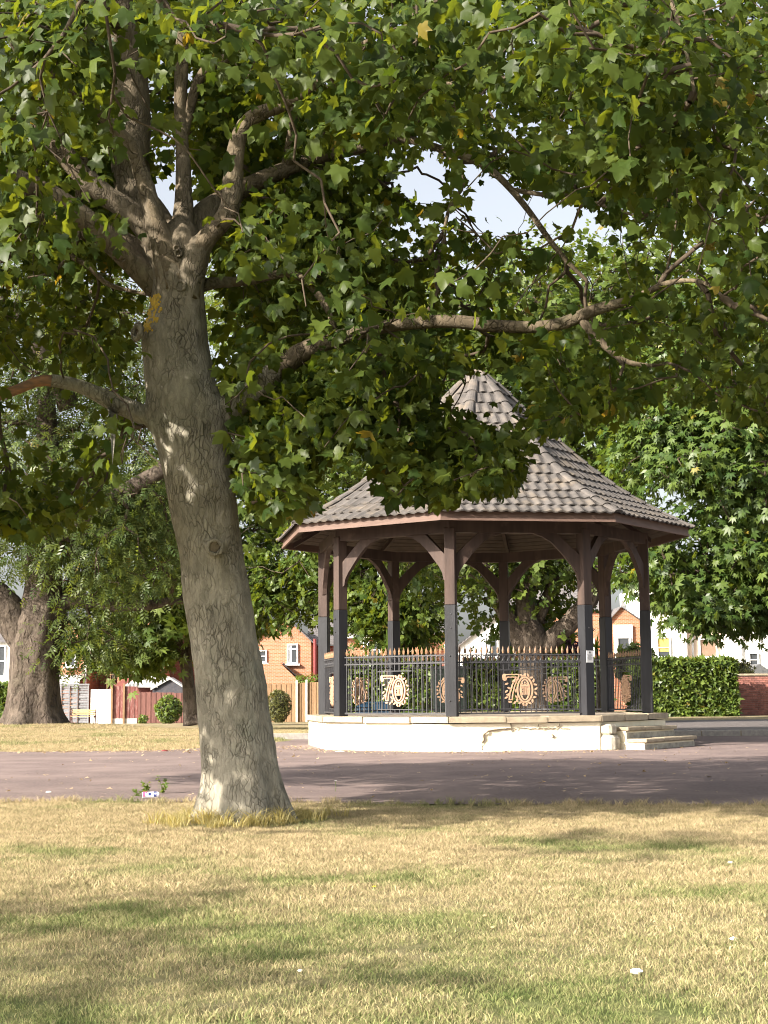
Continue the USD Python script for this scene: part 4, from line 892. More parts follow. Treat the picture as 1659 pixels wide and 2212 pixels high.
# soffit boards following the slope inside, and rafters under the hips and the faces' middles
sof = MB()
for k in range(8):
    rows = np.linspace(4.10, .4, 30)
    for a_, b_ in zip(rows[:-1], rows[1:]):
        g = .006
        V = [rp(k, a_ - g, -9, -.10), rp(k, a_ - g, 9, -.10), rp(k, b_ + g, 9, -.10), rp(k, b_ + g, -9, -.10), rp(k, a_ - g, -9, -.07), rp(k, a_ - g, 9, -.07), rp(k, b_ + g, 9, -.07), rp(k, b_ + g, -9, -.07)]
        sof.add(V, [(0, 1, 2, 3), (0, 1, 5, 4), (2, 3, 7, 6)])
sof.put('soffit', M['soffit'], bs, kind='stuff')
for k in range(8):
    for kk, s_ in ((k, None), (k, 0)):
        pts_ = np.array([(rp(k, R_, -9, -.17) if s_ is None else rp(k, R_, 0, -.15)) for R_ in np.linspace(4.0, .5, 8)])
        t = dirv(ang(k + (0 if s_ is None else .5)) + PI / 2) * (.035)
        V = np.vstack([pts_ - t, pts_ + t, pts_ - t - [0, 0, .10], pts_ + t - [0, 0, .10]])
        F = []
        for i in range(7):
            F += [(i, i + 1, i + 9, i + 8), (i + 16, i + 17, i + 25, i + 24), (i, i + 1, i + 17, i + 16), (i + 8, i + 9, i + 25, i + 24)]
        F += [(0, 8, 24, 16), (7, 15, 31, 23)]
        MB().add(V, F).put('rafter', M['wood'], bs, fix=True)
# tiles: courses of wavy tiles, butted along the eave, each course lapping the one below
def courses():
    out, R_ = [], 4.26
    while R_ > .42:
        sl = abs(float(zf(max(R_ - .15, .2))) - float(zf(R_))) / .15
        step = .335 / math.hypot(APO, sl)
        out.append((R_, R_ - step)); R_ -= step
    return out
CRS = courses()
TW = .20
tiles = []
for k in range(8):
    for ci, (Ra, Rb) in enumerate(CRS):
        half = Ra * math.sin(PI / 8)
        n = int(math.ceil(2 * half / TW)) + 1
        off = (ci % 2) * .5 * TW * 0
        for j in range(n):
            s0 = -n * TW / 2 + j * TW + off; s1 = s0 + TW - .004
            if s1 < -half + .02 or s0 > half - .02: continue
            tiles.append((k, ci, Ra, max(Rb - .03, .2), s0, s1))
def tile_mesh(k, Ra, Rb, s0, s1, r):
    cols = np.linspace(0, 1, 7); wave = .014 * np.cos(cols * 2 * PI * 1.0 + .6)
    up, dn = r.normal(0, .004), r.normal(0, .005)
    A = [rp(k, Ra, s0 + (s1 - s0) * c, .042 + w + up) for c, w in zip(cols, wave)]
    B = [rp(k, Rb, s0 + (s1 - s0) * c, .012 + w * .9 + dn * .3) for c, w in zip(cols, wave)]
    D = [rp(k, Ra, s0 + (s1 - s0) * c, .014 + w + up) for c, w in zip(cols, wave)]
    V = np.vstack([A, B, D])
    F = [(i, i + 1, i + 8, i + 7) for i in range(6)] + [(i + 14, i + 15, i + 1, i) for i in range(6)]
    return V, F
r = np.random.default_rng(41)
vis_face = {0: 0, -1: 1, 7: 1, 1: 2, 6: 3, 2: 4}
tiles.sort(key=lambda t: (vis_face.get(t[0], 9), t[1]))
stuff = MB()
for i, (k, ci, Ra, Rb, s0, s1) in enumerate(tiles):
    V, F = tile_mesh(k, Ra, Rb, s0, s1, r)
    if i < 300: MB().add(V, F).put('tile', M['tile'], roof)
    else: stuff.add(V, F)
stuff.put('tiles', M['tile'], roof, kind='stuff')
for k in range(8):                                                   # half-round tiles along the hips
    for (Ra, Rb) in CRS[:-1]:
        a_, b_ = rp(k, Ra, -9, .035), rp(k, Rb, -9, .025)
        t = dirv(ang(k) + PI / 2)
        ax = (b_ - a_) / np.linalg.norm(b_ - a_); up = np.cross(ax, t); up = up if up[2] > 0 else -up
        V = []
        for p_, rr_ in ((a_, .115), (b_ + ax * .05, .095)):
            for th in np.linspace(-1.35, 1.35, 7): V.append(p_ + t * rr_ * math.sin(th) + up * (rr_ * math.cos(th) * .62 - .02))
        V += [v_ - up * .022 for v_ in V[:7]]
        MB().add(V, [(i, i + 1, i + 8, i + 7) for i in range(6)] + [(i + 14, i + 15, i + 1, i) for i in range(6)]).put('hip_tile', M['tile'], roof)
mb = MB()
for a_, b_, z0, z1 in ((.62, .52, 6.99, 7.14),):
    pass
cap = trimesh.creation.cone(.20, .20, sections=8).apply_translation(C + [0, 0, 7.56])
MB().tri(cap).box(C + [0, 0, 7.53], (.30, .30, .07), .4, .01).put('roof_cap', M['tile'], roof, fix=True)

# railings between the posts; the right front side is the way in
def emblem(parent, c, t, up, n, size):
    """The gilded 70: wreath of leaves, a seven and a nought, in the nought a crown over EIIR."""
    shapes = []
    ell = lambda cx, cy, a_, b_, m_=28: Polygon([(cx + a_ * math.cos(x), cy + b_ * math.sin(x)) for x in np.linspace(0, 2 * PI, m_, endpoint=False)])
    shapes.append(ell(.16, -.03, .27, .42).difference(ell(.16, -.03, .225, .375)))
    shapes.append(ell(.16, -.03, .165, .345).difference(ell(.16, -.03, .13, .31)))
    seven = Polygon([(-.50, .47), (-.02, .47), (-.02, .40), (-.16, .10), (-.24, -.22), (-.25, -.36), (-.38, -.36), (-.36, -.16), (-.26, .14), (-.14, .36), (-.42, .36), (-.46, .28), (-.50, .28)])
    shapes.append(seven.difference(seven.buffer(-.028)))
    shapes.append(ell(-.52, .38, .05, .10, 10)); shapes.append(ell(-.50, .30, .06, .04, 10))
    rl = np.random.default_rng(8)
    for i, th in enumerate(np.linspace(-2.35, 1.85, 15)):
        x_, y_ = .16 + .37 * math.cos(th), -.03 + .475 * math.sin(th)
        lf = affinity.rotate(ell(0, 0, .062, .024, 8), math.degrees(th) + 40 * (-1) ** i, origin=(0, 0))
        shapes.append(affinity.translate(lf, x_, y_)); shapes.append(ell(x_ * .97 + .01, y_ * .96, .026, .026, 6))
    for x_, y_, th in ((-.44, .16, 20), (-.36, .02, -30), (-.45, -.08, 40), (-.40, -.2, -20), (-.46, -.28, 30), (-.33, -.42, 0), (-.18, -.44, 50), (-.08, .30, 30), (-.12, -.26, -50), (-.14, -.06, 80), (-.2, .24, 10)):
        shapes.append(affinity.translate(affinity.rotate(ell(0, 0, .058, .024, 8), th, origin=(0, 0)), x_, y_))
    shapes.append(Polygon([(.06, .08), (.26, .08), (.27, .15), (.22, .12), (.16, .17), (.10, .12), (.05, .15)])); shapes.append(ell(.16, .20, .022, .022, 6)); shapes.append(ell(.08, .17, .02, .02, 6)); shapes.append(ell(.24, .17, .02, .02, 6))
    shapes.append(sbox(.04, .035, .28, .06)); shapes.append(sbox(.04, -.185, .28, -.16))
    bar = lambda x_: sbox(x_, -.145, x_ + .022, .02)
    E = unary_union([bar(.035), sbox(.035, -.145, .085, -.125), sbox(.035, -.072, .078, -.052), sbox(.035, 0, .085, .02)])
    Rr = unary_union([bar(.215), sbox(.215, 0, .27, .02), sbox(.215, -.075, .27, -.055), sbox(.255, -.06, .277, .01), Polygon([(.235, -.06), (.26, -.06), (.285, -.145), (.258, -.145)])])
    shapes += [E, bar(.115), bar(.16), Rr]
    shapes.append(sbox(-.40, -.17, -.33, -.15))
    g = unary_union([s_.buffer(.004) for s_ in shapes])
    mb_ = MB()
    for q in getattr(g, 'geoms', [g]):
        mb_.tri(trimesh.creation.extrude_polygon(q.simplify(.004), .03, engine='earcut'))
    m_ = mb_.mesh()
    v_ = m_.vertices
    m_.vertices = c + np.outer(v_[:, 0] * size, t) + np.outer(v_[:, 1] * size, up) + np.outer(v_[:, 2], n)
    obj('emblem', m_, M['gold'], parent)
ZR1, ZR2, ZR0 = FLOOR + 1.10, FLOOR + .965, FLOOR + .055
upv = np.array([0, 0, 1.0])
for k in (0, 2, 3, 4, 5, 6, 7):
    a_, b_ = C + dirv(ang(k)) * POST_R, C + dirv(ang(k + 1)) * POST_R
    n = dirv(ang(k + .5)); t = (b_ - a_) / np.linalg.norm(b_ - a_); Lp = np.linalg.norm(b_ - a_); mid = (a_ + b_) / 2; rz = math.atan2(t[1], t[0])
    rl = holder('railing', bs)
    w = Lp - .19
    for z_, h_ in ((ZR1, .022), (ZR2, .022), (ZR0, .030)):
        MB().box(mid + [0, 0, z_], (w, .032, h_), rz).put('rail', M['iron'], rl)
    hw = .30
    for z_ in (FLOOR + .13, FLOOR + .83): MB().box(mid + [0, 0, z_], (2 * hw + .16, .026, .016), rz).put('rail', M['iron'], rl)
    nb = 23; rings = MB()
    for i in range(nb):
        s_ = (i - (nb - 1) / 2) * (w / nb)
        p_ = mid + t * s_
        if abs(s_) < hw:
            MB().box(p_ + [0, 0, (ZR1 + FLOOR + .83) / 2 + .02], (.014, .014, ZR1 - FLOOR - .83 + .04), rz).put('bar', M['iron'], rl); MB().box(p_ + [0, 0, FLOOR + .09], (.014, .014, .09), rz).put('short_bar', M['iron'], rl)
        else:
            MB().box(p_ + [0, 0, (ZR1 + ZR0) / 2 + .02], (.014, .014, ZR1 - ZR0 + .04), rz).put('bar', M['iron'], rl)
        q = p_ + [0, 0, ZR1 + .03]
        V = [q + t * x_ * .017 + n * y_ * .010 for x_, y_ in ((-1, 0), (0, -1), (1, 0), (0, 1))]
        V2 = [v_ + [0, 0, .05] + (v_ - q) * .5 for v_ in V]
        MB().add(V + V2 + [q + [0, 0, .135]], [(0, 1, 5), (0, 5, 4), (1, 2, 6), (1, 6, 5), (2, 3, 7), (2, 7, 6), (3, 0, 4), (3, 4, 7), (4, 5, 8), (5, 6, 8), (6, 7, 8), (7, 4, 8)]).put('finial', M['finial'], rl)
        if i < nb - 1:
            cc = p_ + t * (w / nb / 2) + [0, 0, (ZR1 + ZR2) / 2]
            rings.add(*tube(np.array([cc + t * .042 * math.cos(x) + upv * .052 * math.sin(x) for x in np.linspace(0, 2 * PI, 11)]), .006, 4, False))
    rings.put('ring_band', M['iron'], rl, kind='stuff')
    emblem(rl, mid + [0, 0, FLOOR + .49] - n * .015 + n * .0, t if True else -t, upv, n, .56)
# the notice on the right front post
c = C + dirv(ang(1)) * POST_R
tn = dirv(ang(1) + PI / 2); nn = dirv(ang(1))
no = holder('notice', bs)
MB().box(c + nn * .106 + [0, 0, FLOOR + 1.06] + tn * .0, (.155, .006, .215), ang(1), 0).put('sheet', M['paper'], no)
mb = MB().box(c + nn * .111 + [0, 0, FLOOR + 1.135], (.03, .004, .035), ang(1))
for i in range(6): mb.box(c + nn * .111 + [0, 0, FLOOR + 1.09 - i * .018] - tn * (.0 if i % 2 else .008), (.11 - .02 * (i % 3), .004, .005), ang(1))
mb.put('print', M['ink'], no)
# ------------------------------------------------------------------ houses, fences, hedges and small things
YH = 82.0; SH = FPX / YH
def hx(u, Y=YH): return at(u, 1450, Y)[0]
def hz(v, u=830, Y=YH): return at(u, v, Y)[2]
GH = -0.45
M['orange'] = brick_mat('orange_brick', (0.42, 0.155, 0.075), (0.34, 0.115, 0.055), (0.36, 0.27, 0.20), dirt=(.28, .11, .065))
M['redbrick'] = brick_mat('red_brick', (0.24, 0.075, 0.055), (0.18, 0.055, 0.045), (0.24, 0.17, 0.14))
M['white'] = mat('white_render', (0.80, 0.79, 0.76), (0.72, 0.70, 0.66), 0.85, 2, bump=(30, .004))
M['beige'] = mat('beige_render', (0.62, 0.50, 0.40), (0.54, 0.43, 0.34), 0.85, 2, bump=(30, .004))
M['slate'] = mat('slate_roof', (0.10, 0.095, 0.10), (0.16, 0.145, 0.14), 0.7, 9, rand=.1)
M['redroof'] = mat('red_roof', (0.22, 0.075, 0.06), (0.17, 0.06, 0.05), 0.85, 5)
M['upvc'] = mat('white_plastic', (0.80, 0.80, 0.80), None, 0.4, spec=.5)
M['glass'] = glass_mat('window_glass')
M['blind'] = mat('yellow_blind', (0.62, 0.40, 0.10), (0.5, .32, .1), .8)
M['curtain'] = mat('pale_curtain', (0.55, 0.55, 0.55), (0.35, 0.35, 0.37), .85, 9, stretch=(6, 6, .3))
M['brownpane'] = mat('brown_curtain', (0.20, 0.13, 0.09), (0.26, 0.17, 0.12), .8, 3)
M['pipe'] = mat('pipe_dark_red', (0.16, 0.03, 0.03), None, .5)
M['leadgrey'] = mat('grey_felt_roof', (0.30, 0.30, 0.29), (0.38, 0.37, 0.35), .85, 6)
M['shed'] = mat('dark_shed', (0.045, 0.045, 0.055), (0.07, .065, .07), .8, 6)
def house(name, label): return keys(UsdGeom.Xform.Define(stage, numbered('/World', name)).GetPrim(), label, 'house', 'terraced houses beyond the park')
def wallbox(t, x0, x1, y0, y1, z1, m, name='wall', z0=GH - .3):
    return MB().box(((x0 + x1) / 2, (y0 + y1) / 2, (z0 + z1) / 2), (x1 - x0, y1 - y0, z1 - z0)).put(name, m, t)
def gable(t, x0, x1, y0, y1, ze, xa, za, m, roofm, over=.18):
    """A block with its gable to the park, eaves at ze, apex at xa, za; its roof in stepped courses."""
    z0 = GH - .3
    P = np.array([(x0, y0, z0), (x1, y0, z0), (x1, y0, ze), (xa, y0, za), (x0, y0, ze)])
    MB().prism(P, (0, y1 - y0, 0)).put('wall', m, t, fix=True)
    for (xe, s) in ((x0, -1), (x1, 1)):
        n = 12; mb = MB()
        for i in range(n):
            a, b = i / n, (i + 1) / n
            xq = lambda f: xe + s * over + (xa - xe - s * over) * f
            slope = (za - ze) / abs(xa - xe)
            zq = lambda f: ze - over * slope + (za - ze + over * slope) * f
            mb.add([(xq(a), y0 - .15, zq(a) + .10), (xq(a), y1, zq(a) + .10), (xq(b), y1, zq(b) + .06), (xq(b), y0 - .15, zq(b) + .06), (xq(a), y0 - .15, zq(a) + .03), (xq(a), y1, zq(a) + .03), (xq(b), y0 - .15, zq(b) + .0)],
                   [(0, 1, 2), (0, 2, 3), (0, 4, 5), (0, 5, 1), (0, 3, 6), (0, 6, 4)])
        mb.put('roof', roofm, t)
def slope_roof(t, x0, x1, y0, z0, y1, z1, m, n=14, name='roof'):
    """A roof rising away from the park, in stepped courses."""
    mb = MB()
    for i in range(n):
        a, b = i / n, (i + 1) / n
        ya, yb, za, zb = y0 + (y1 - y0) * a, y0 + (y1 - y0) * b, z0 + (z1 - z0) * a, z0 + (z1 - z0) * b
        mb.add([(x0, ya, za + .05), (x1, ya, za + .05), (x1, yb, zb + .01), (x0, yb, zb + .01), (x0, ya, za - .01), (x1, ya, za - .01)], [(0, 1, 2), (0, 2, 3), (4, 5, 1), (4, 1, 0)])
    mb.put(name, m, t)
def window(t, x0, x1, z0, z1, y, pane='glass', bar=None, fr=.07, sill=True, surround=None, lower=None):
    w = holder('window', t)
    mb = MB(); yc = y - .03
    mb.box(((x0 + x1) / 2, yc, z1 - fr / 2), (x1 - x0, .10, fr)).box(((x0 + x1) / 2, yc, z0 + fr / 2), (x1 - x0, .10, fr))
    mb.box((x0 + fr / 2, yc, (z0 + z1) / 2), (fr, .10, z1 - z0 - 2 * fr)).box((x1 - fr / 2, yc, (z0 + z1) / 2), (fr, .10, z1 - z0 - 2 * fr))
    if bar: mb.box(((x0 + x1) / 2, yc + .01, z0 + (z1 - z0) * bar), (x1 - x0 - 2 * fr, .07, fr * .8))
    mb.put('frame', M['upvc'], w)
    if pane == 'curtain':
        MB().box(((x0 + x1) / 2, y - .012, (z0 + z1) / 2), (x1 - x0 - 2 * fr, .014, z1 - z0 - 2 * fr)).put('pane', M['glass'], w)
        MB().box((x0 + fr + (x1 - x0) * .18, y - .024, (z0 + z1) / 2), ((x1 - x0) * .26, .008, z1 - z0 - 2 * fr)).put('curtain', M['curtain'], w)
    else:
        MB().box(((x0 + x1) / 2, y - .012, (z0 + z1) / 2), (x1 - x0 - 2 * fr, .014, z1 - z0 - 2 * fr)).put('pane', M[pane], w)
        if lower: MB().box(((x0 + x1) / 2, y - .024, z0 + fr + (z1 - z0) * lower / 2), (x1 - x0 - 2 * fr, .008, (z1 - z0) * lower)).put('pane', M['glass'], w)
    if sill: MB().box(((x0 + x1) / 2, y - .08, z0 - .045), (x1 - x0 + .2, .22, .08)).put('sill', M['upvc'], w)
def pipe(t, u, v0, v1, Y, m='upvc', rad=.05):
    a, b = at(u, v0, Y), at(u, v1, Y)
    MB().tube(np.array([a, (a + b) / 2, b]) * [0, 1, 1] + [a[0], 0, 0], rad, 8).put('drainpipe', M[m], t)
W = lambda u0, u1, v0, v1, Y=YH: (hx(u0, Y), hx(u1, Y), hz(v1, (u0 + u1) / 2, Y), hz(v0, (u0 + u1) / 2, Y))

h = house('house', 'white rendered house at the far left edge with a slate roof')
x0, x1 = hx(-120), hx(34)
wallbox(h, x0, x1, 82, 90, hz(1386, 0), M['white']); slope_roof(h, x0 - .1, x1 + .1, 81.8, hz(1388, 0), 86, hz(1300, 0), M['slate'])
window(h, *W(-8, 12, 1395, 1462), 82, bar=.5); window(h, *W(-90, -60, 1395, 1450), 82, bar=.5)
MB().prism(np.array([(hx(-30, 80), 80.2, GH - .2), (hx(40, 80), 80.2, GH - .2), (hx(40, 80), 80.2, hz(1478, 0, 80)), (hx(22, 80), 80.2, hz(1462, 0, 80)), (hx(-30, 80), 80.2, hz(1484, 0, 80))]), (0, 1.7, 0)).put('extension', M['white'], h, fix=True)

h = house('house', 'orange brick gabled house wing behind the grey woven fence, white downpipe at its corner')
gable(h, hx(85), hx(184), 82, 90, hz(1380, 130), hx(124), hz(1318, 130), M['orange'], M['slate'])
pipe(h, 186, 1380, 1490, 81.9); slope_roof(h, hx(150), hx(260), 89.5, hz(1352, 200, 89.5), 93, hz(1290, 200, 93), M['slate'])
wallbox(h, hx(184) + .02, hx(252), 86, 90, hz(1340, 200, 86), M['redbrick'], 'rear_wall'); pipe(h, 246, 1340, 1490, 85.9, rad=.06)
slope_roof(h, hx(128), hx(182), 80.4, hz(1482, 150, 80.4), 81.9, hz(1458, 150, 82), M['leadgrey'], 4, 'lean_to_roof'); wallbox(h, hx(130), hx(181), 80.6, 81.95, hz(1483, 150, 80.4), M['orange'], 'lean_to')
window(h, *W(142, 164, 1392, 1440), 82, bar=.6)
h = house('house', 'orange brick house wing behind the small tree, beside the red shed roof')
gable(h, hx(254), hx(344), 82, 90, hz(1372, 300), hx(300), hz(1305, 300), M['orange'], M['slate'])
window(h, *W(282, 308, 1382, 1424), 82, bar=.6); slope_roof(h, hx(330), hx(430), 88, hz(1330, 380, 88), 92, hz(1270, 380, 92), M['slate'])
wallbox(h, hx(344) + .02, hx(425), 86, 90, hz(1320, 380, 86), M['redbrick'], 'rear_wall'); pipe(h, 352, 1330, 1480, 85.9)
s = keys(UsdGeom.Xform.Define(stage, numbered('/World', 'outhouse')).GetPrim(), 'low outhouse with a red gabled roof behind the weathered red fence', 'outhouse')
YO = 81.0
MB().prism(np.array([(hx(236, YO), YO, GH), (hx(345, YO), YO, GH), (hx(345, YO), YO, hz(1480, 300, YO)), (hx(296, YO), YO, hz(1446, 300, YO)), (hx(236, YO), YO, hz(1488, 300, YO))]), (0, .9, 0)).put('wall', M['redroof'], s, fix=True)
s = keys(UsdGeom.Xform.Define(stage, numbered('/World', 'garden_shed')).GetPrim(), 'dark garden shed with a pale grey felt roof behind the red-brown fence', 'shed')
YS = 80.6; gx0, gx1, gxa = hx(330, YS), hx(402, YS), hx(368, YS)
MB().prism(np.array([(gx0, YS, GH), (gx1, YS, GH), (gx1, YS, hz(1484, 360, YS)), (gxa, YS, hz(1466, 360, YS)), (gx0, YS, hz(1484, 360, YS))]), (-.3 * 0, 1.2, 0)).put('wall', M['shed'], s, fix=True)
MB().add([(hx(270, YS), YS - .1, hz(1480, 300, YS)), (gx0 + .3, YS - .1, hz(1482, 300, YS)), (gxa, YS - .1, hz(1462, 360, YS)), (hx(300, YS), YS + .8, hz(1458, 300, YS)), (hx(270, YS), YS - .1, hz(1484, 300, YS)), (gx0 + .3, YS - .1, hz(1486, 300, YS))], [(0, 1, 2), (0, 2, 3), (0, 4, 5), (0, 5, 1)]).put('roof', M['leadgrey'], s)
mb = MB(); 
for q0, q1 in (((gx0 - .1, hz(1486, 360, YS)), (gxa, hz(1463, 360, YS))), ((gxa, hz(1463, 360, YS)), (gx1 + .2, hz(1490, 360, YS)))):
    mb.add([(q0[0], YS - .12, q0[1]), (q1[0], YS - .12, q1[1]), (q1[0], YS + 1.2, q1[1]), (q0[0], YS + 1.2, q0[1]), (q0[0], YS - .12, q0[1] - .12), (q1[0], YS - .12, q1[1] - .12)], [(0, 1, 2), (0, 2, 3), (0, 4, 5), (0, 5, 1)])
mb.put('roof_edge', M['leadgrey'], s)

h = house('house', 'orange brick gabled house right of the leaning trunk, white sash window high in its wall')
gable(h, hx(548), hx(672), 82, 90, hz(1386, 610), hx(612), hz(1330, 610), M['orange'], M['slate'])
window(h, *W(620, 644, 1391, 1434), 82, 'curtain', bar=.74); window(h, *W(553, 576, 1404, 1432), 82, bar=.5)
pipe(h, 680, 1380, 1470, 81.8, 'pipe', .09); pipe(h, 690, 1384, 1470, 81.8, rad=.05)
wallbox(h, hx(676), hx(735), 85, 90, hz(1395, 700, 85), M['redbrick'], 'rear_wall'); slope_roof(h, hx(655), hx(740), 84.8, hz(1393, 700, 85), 90, hz(1330, 700, 90), M['slate'])
n = 9; mb = MB()
for i in range(n):
    f = lambda a, o: ((hx(566 + (600 - 566) * (1 - a) + 62 * a * 0 + (-14 + 46) * a * .0, 80.6)), 0)
    ua, ub = 606 + (654 - 606) * (1 - i / n), 606 + (654 - 606) * (1 - (i + 1) / n)
    va, vb = 1430 + (1476 - 1430) * (1 - i / n), 1430 + (1476 - 1430) * (1 - (i + 1) / n)
    xa, xb, za, zb = hx(ua, 80.6), hx(ub, 80.6), hz(va, 610, 80.6), hz(vb, 610, 80.6)
    mb.add([(xa, 80.4, za + .06), (xa, 82, za + .06), (xb - .0, 82, zb + .02), (xb - .0, 80.4, zb + .02), (xa, 80.4, za - .02), (xa, 82, za - .02)], [(0, 1, 2), (0, 2, 3), (0, 4, 5), (0, 5, 1)])
    xl0, xl1 = hx(612 - (654 - ua) * 0 - 40, 80.6), 0
mb.put('lean_to_roof', M['slate'], h)
MB().prism(np.array([(hx(540, 80.8), 80.8, GH), (hx(648, 80.8), 80.8, GH), (hx(648, 80.8), 80.8, hz(1473, 610, 80.8)), (hx(606, 80.8), 80.8, hz(1433, 610, 80.8)), (hx(540, 80.8), 80.8, hz(1433, 610, 80.8))]), (0, 1.15, 0)).put('lean_to', M['orange'], h, fix=True)

h = house('house', 'orange brick house behind the bandstand\'s left posts with a white framed window')
wallbox(h, hx(738), hx(905), 82, 90, hz(1378, 800), M['orange']); MB().box((hx(820), 81.9, hz(1376, 800)), (hx(905) - hx(738), .3, .12)).put('gutter', M['upvc'], h)
slope_roof(h, hx(735), hx(908), 81.8, hz(1375, 800), 87, hz(1300, 800, 87), M['slate']); pipe(h, 786, 1378, 1480, 81.9); window(h, *W(792, 822, 1386, 1430), 82, bar=.6); window(h, *W(868, 892, 1392, 1430), 82, bar=.6)
h = house('house', 'red and orange brick house beside the white gabled one, seen between two posts')
wallbox(h, hx(908), hx(984), 83, 90, hz(1370, 940, 83), M['orange']); slope_roof(h, hx(906), hx(986), 82.8, hz(1370, 940, 83), 87, hz(1300, 940, 87), M['slate']); window(h, *W(960, 978, 1392, 1436, 83), 83, bar=.5)
wallbox(h, hx(925), hx(990), 80.5, 82.9, hz(1435, 940, 80.5), M['redbrick'], 'extension')
h = house('house', 'white gabled house behind the bandstand with a slate roof and one grey window')
gable(h, hx(984), hx(1086), 82, 90, hz(1402, 1040), hx(1086) - .3, hz(1334, 1040), M['white'], M['slate']); window(h, *W(1047, 1077, 1366, 1420), 82, 'curtain', bar=.8)
h = house('house', 'orange brick house behind the broad tree\'s forked trunk')
wallbox(h, hx(1090), hx(1310), 83, 90, hz(1320, 1200, 83), M['orange']); slope_roof(h, hx(1088), hx(1312), 82.8, hz(1320, 1200, 83), 88, hz(1240, 1200, 88), M['slate']); window(h, *W(1098, 1114, 1380, 1425, 83), 83, bar=.5); window(h, *W(1262, 1286, 1380, 1425, 83), 83, bar=.5)
h = house('house', 'orange brick gabled house right of the bandstand, thick white surround round its window')
gable(h, hx(1314), hx(1392), 82, 90, hz(1345, 1350), hx(1345), hz(1312, 1350), M['orange'], M['slate'])
MB().box(((hx(1328) + hx(1368)) / 2, 81.95, (hz(1350, 1350) + hz(1424, 1350)) / 2), (hx(1368) - hx(1328), .16, hz(1350, 1350) - hz(1424, 1350))).put('window_surround', M['white'], h)
window(h, *W(1333, 1362, 1376, 1410), 81.86, bar=None)
h = house('house', 'white rendered house with a yellow blind in its window')
wallbox(h, hx(1393), hx(1480), 82, 90, hz(1262, 1430), M['white']); slope_roof(h, hx(1391), hx(1482), 81.8, hz(1262, 1430), 86, hz(1215, 1430, 86), M['slate'])
window(h, *W(1420, 1450, 1376, 1420), 82, 'blind', bar=.48, lower=.22); pipe(h, 1478, 1264, 1440, 81.9, rad=.06)
h = house('house', 'beige rendered house with a brown window, between two white ones')
wallbox(h, hx(1481), hx(1562), 82.3, 90, hz(1256, 1520), M['beige']); slope_roof(h, hx(1480), hx(1563), 82.1, hz(1256, 1520), 86, hz(1215, 1520, 86), M['slate'])
window(h, *W(1510, 1552, 1378, 1422, 82.3), 82.3, 'brownpane', bar=None, fr=.10); pipe(h, 1492, 1258, 1440, 82.2, 'curtain', .06)
h = house('house', 'white house at the right edge above the brick wall')
wallbox(h, hx(1563), hx(1760), 82, 90, hz(1250, 1640), M['white']); slope_roof(h, hx(1562), hx(1762), 81.8, hz(1250, 1640), 86, hz(1215, 1640, 86), M['slate']); pipe(h, 1596, 1252, 1440, 81.9, 'curtain', .05)
window(h, *W(1618, 1640, 1410, 1440), 82, bar=.5); window(h, *W(1680, 1720, 1350, 1410), 82, bar=.5)
s = keys(UsdGeom.Xform.Define(stage, numbered('/World', 'garden_shed')).GetPrim(), 'small grey shed roof showing over the brick wall at the right edge', 'shed')
YS2 = 72.0
MB().prism(np.array([(hx(1618, YS2), YS2, -.4), (hx(1668, YS2), YS2, -.4), (hx(1668, YS2), YS2, hz(1452, 1640, YS2)), (hx(1642, YS2), YS2, hz(1434, 1640, YS2)), (hx(1618, YS2), YS2, hz(1450, 1640, YS2))]), (0, 2, 0)).put('wall', M['leadgrey'], s, fix=True)

# fences
YF = 79.0
M['grey_wood'] = mat('grey_weathered_wood', (0.15, 0.15, 0.165), (0.22, 0.22, 0.23), .9, 8, stretch=(1, 1, 5), rand=.12)
M['red_wood'] = mat('flaking_red_wood', (0.15, 0.055, 0.048), (0.30, 0.20, 0.175), .9, 7, stretch=(3, 3, .5), ramp=(.5, .7), rand=.15)
M['dred_wood'] = mat('red_brown_wood', (0.12, 0.055, 0.046), (0.16, 0.075, 0.062), .9, 7, stretch=(3, 3, .5), rand=.12)
M['brown_wood'] = mat('brown_fence_wood', (0.19, 0.115, 0.06), (0.27, 0.175, 0.10), .9, 7, stretch=(3, 3, .5), rand=.16)
M['concrete'] = mat('concrete', (0.42, 0.40, 0.37), (0.5, .48, .44), .9, 12)
r = np.random.default_rng(77)
def board_fence(label, u0, u1, vt0, vt1, mat_, board=.13, base=None, posts=(), postm='concrete', Y=YF):
    t = keys(UsdGeom.Xform.Define(stage, numbered('/World', 'fence')).GetPrim(), label, 'fence', 'garden fences at the far side of the park')
    x0, x1 = hx(u0, Y), hx(u1, Y); n = max(2, int((x1 - x0) / board)); w = (x1 - x0) / n
    zb = GH + (base or .03)
    for i in range(n):
        zt = hz(vt0 + (vt1 - vt0) * (i + .5) / n, (u0 + u1) / 2, Y) + r.normal(0, .012)
        MB().box((x0 + (i + .5) * w, Y + (.012 if i % 2 else -.012), (zt + zb) / 2), (w * .97, .022, zt - zb)).put('board', M[mat_], t)
    if base: MB().box(((x0 + x1) / 2, Y, GH + base / 2 - .05), (x1 - x0, .05, base + .09)).put('gravel_board', M['concrete'], t)
    for u in posts:
        zt = hz(vt0 + (vt1 - vt0) * (u - u0) / (u1 - u0), u, Y) + .05
        MB().box((hx(u, Y), Y - .06, (zt + GH) / 2), (.10, .10, zt - GH + .2)).put('post', M[postm], t)
    MB().box(((x0 + x1) / 2, Y + .05, zb + .4), (x1 - x0, .05, .09)).put('rail', M[mat_], t)
    return t
t = keys(UsdGeom.Xform.Define(stage, numbered('/World', 'fence')).GetPrim(), 'grey weathered woven slat fence behind the park bench', 'fence', 'garden fences at the far side of the park')
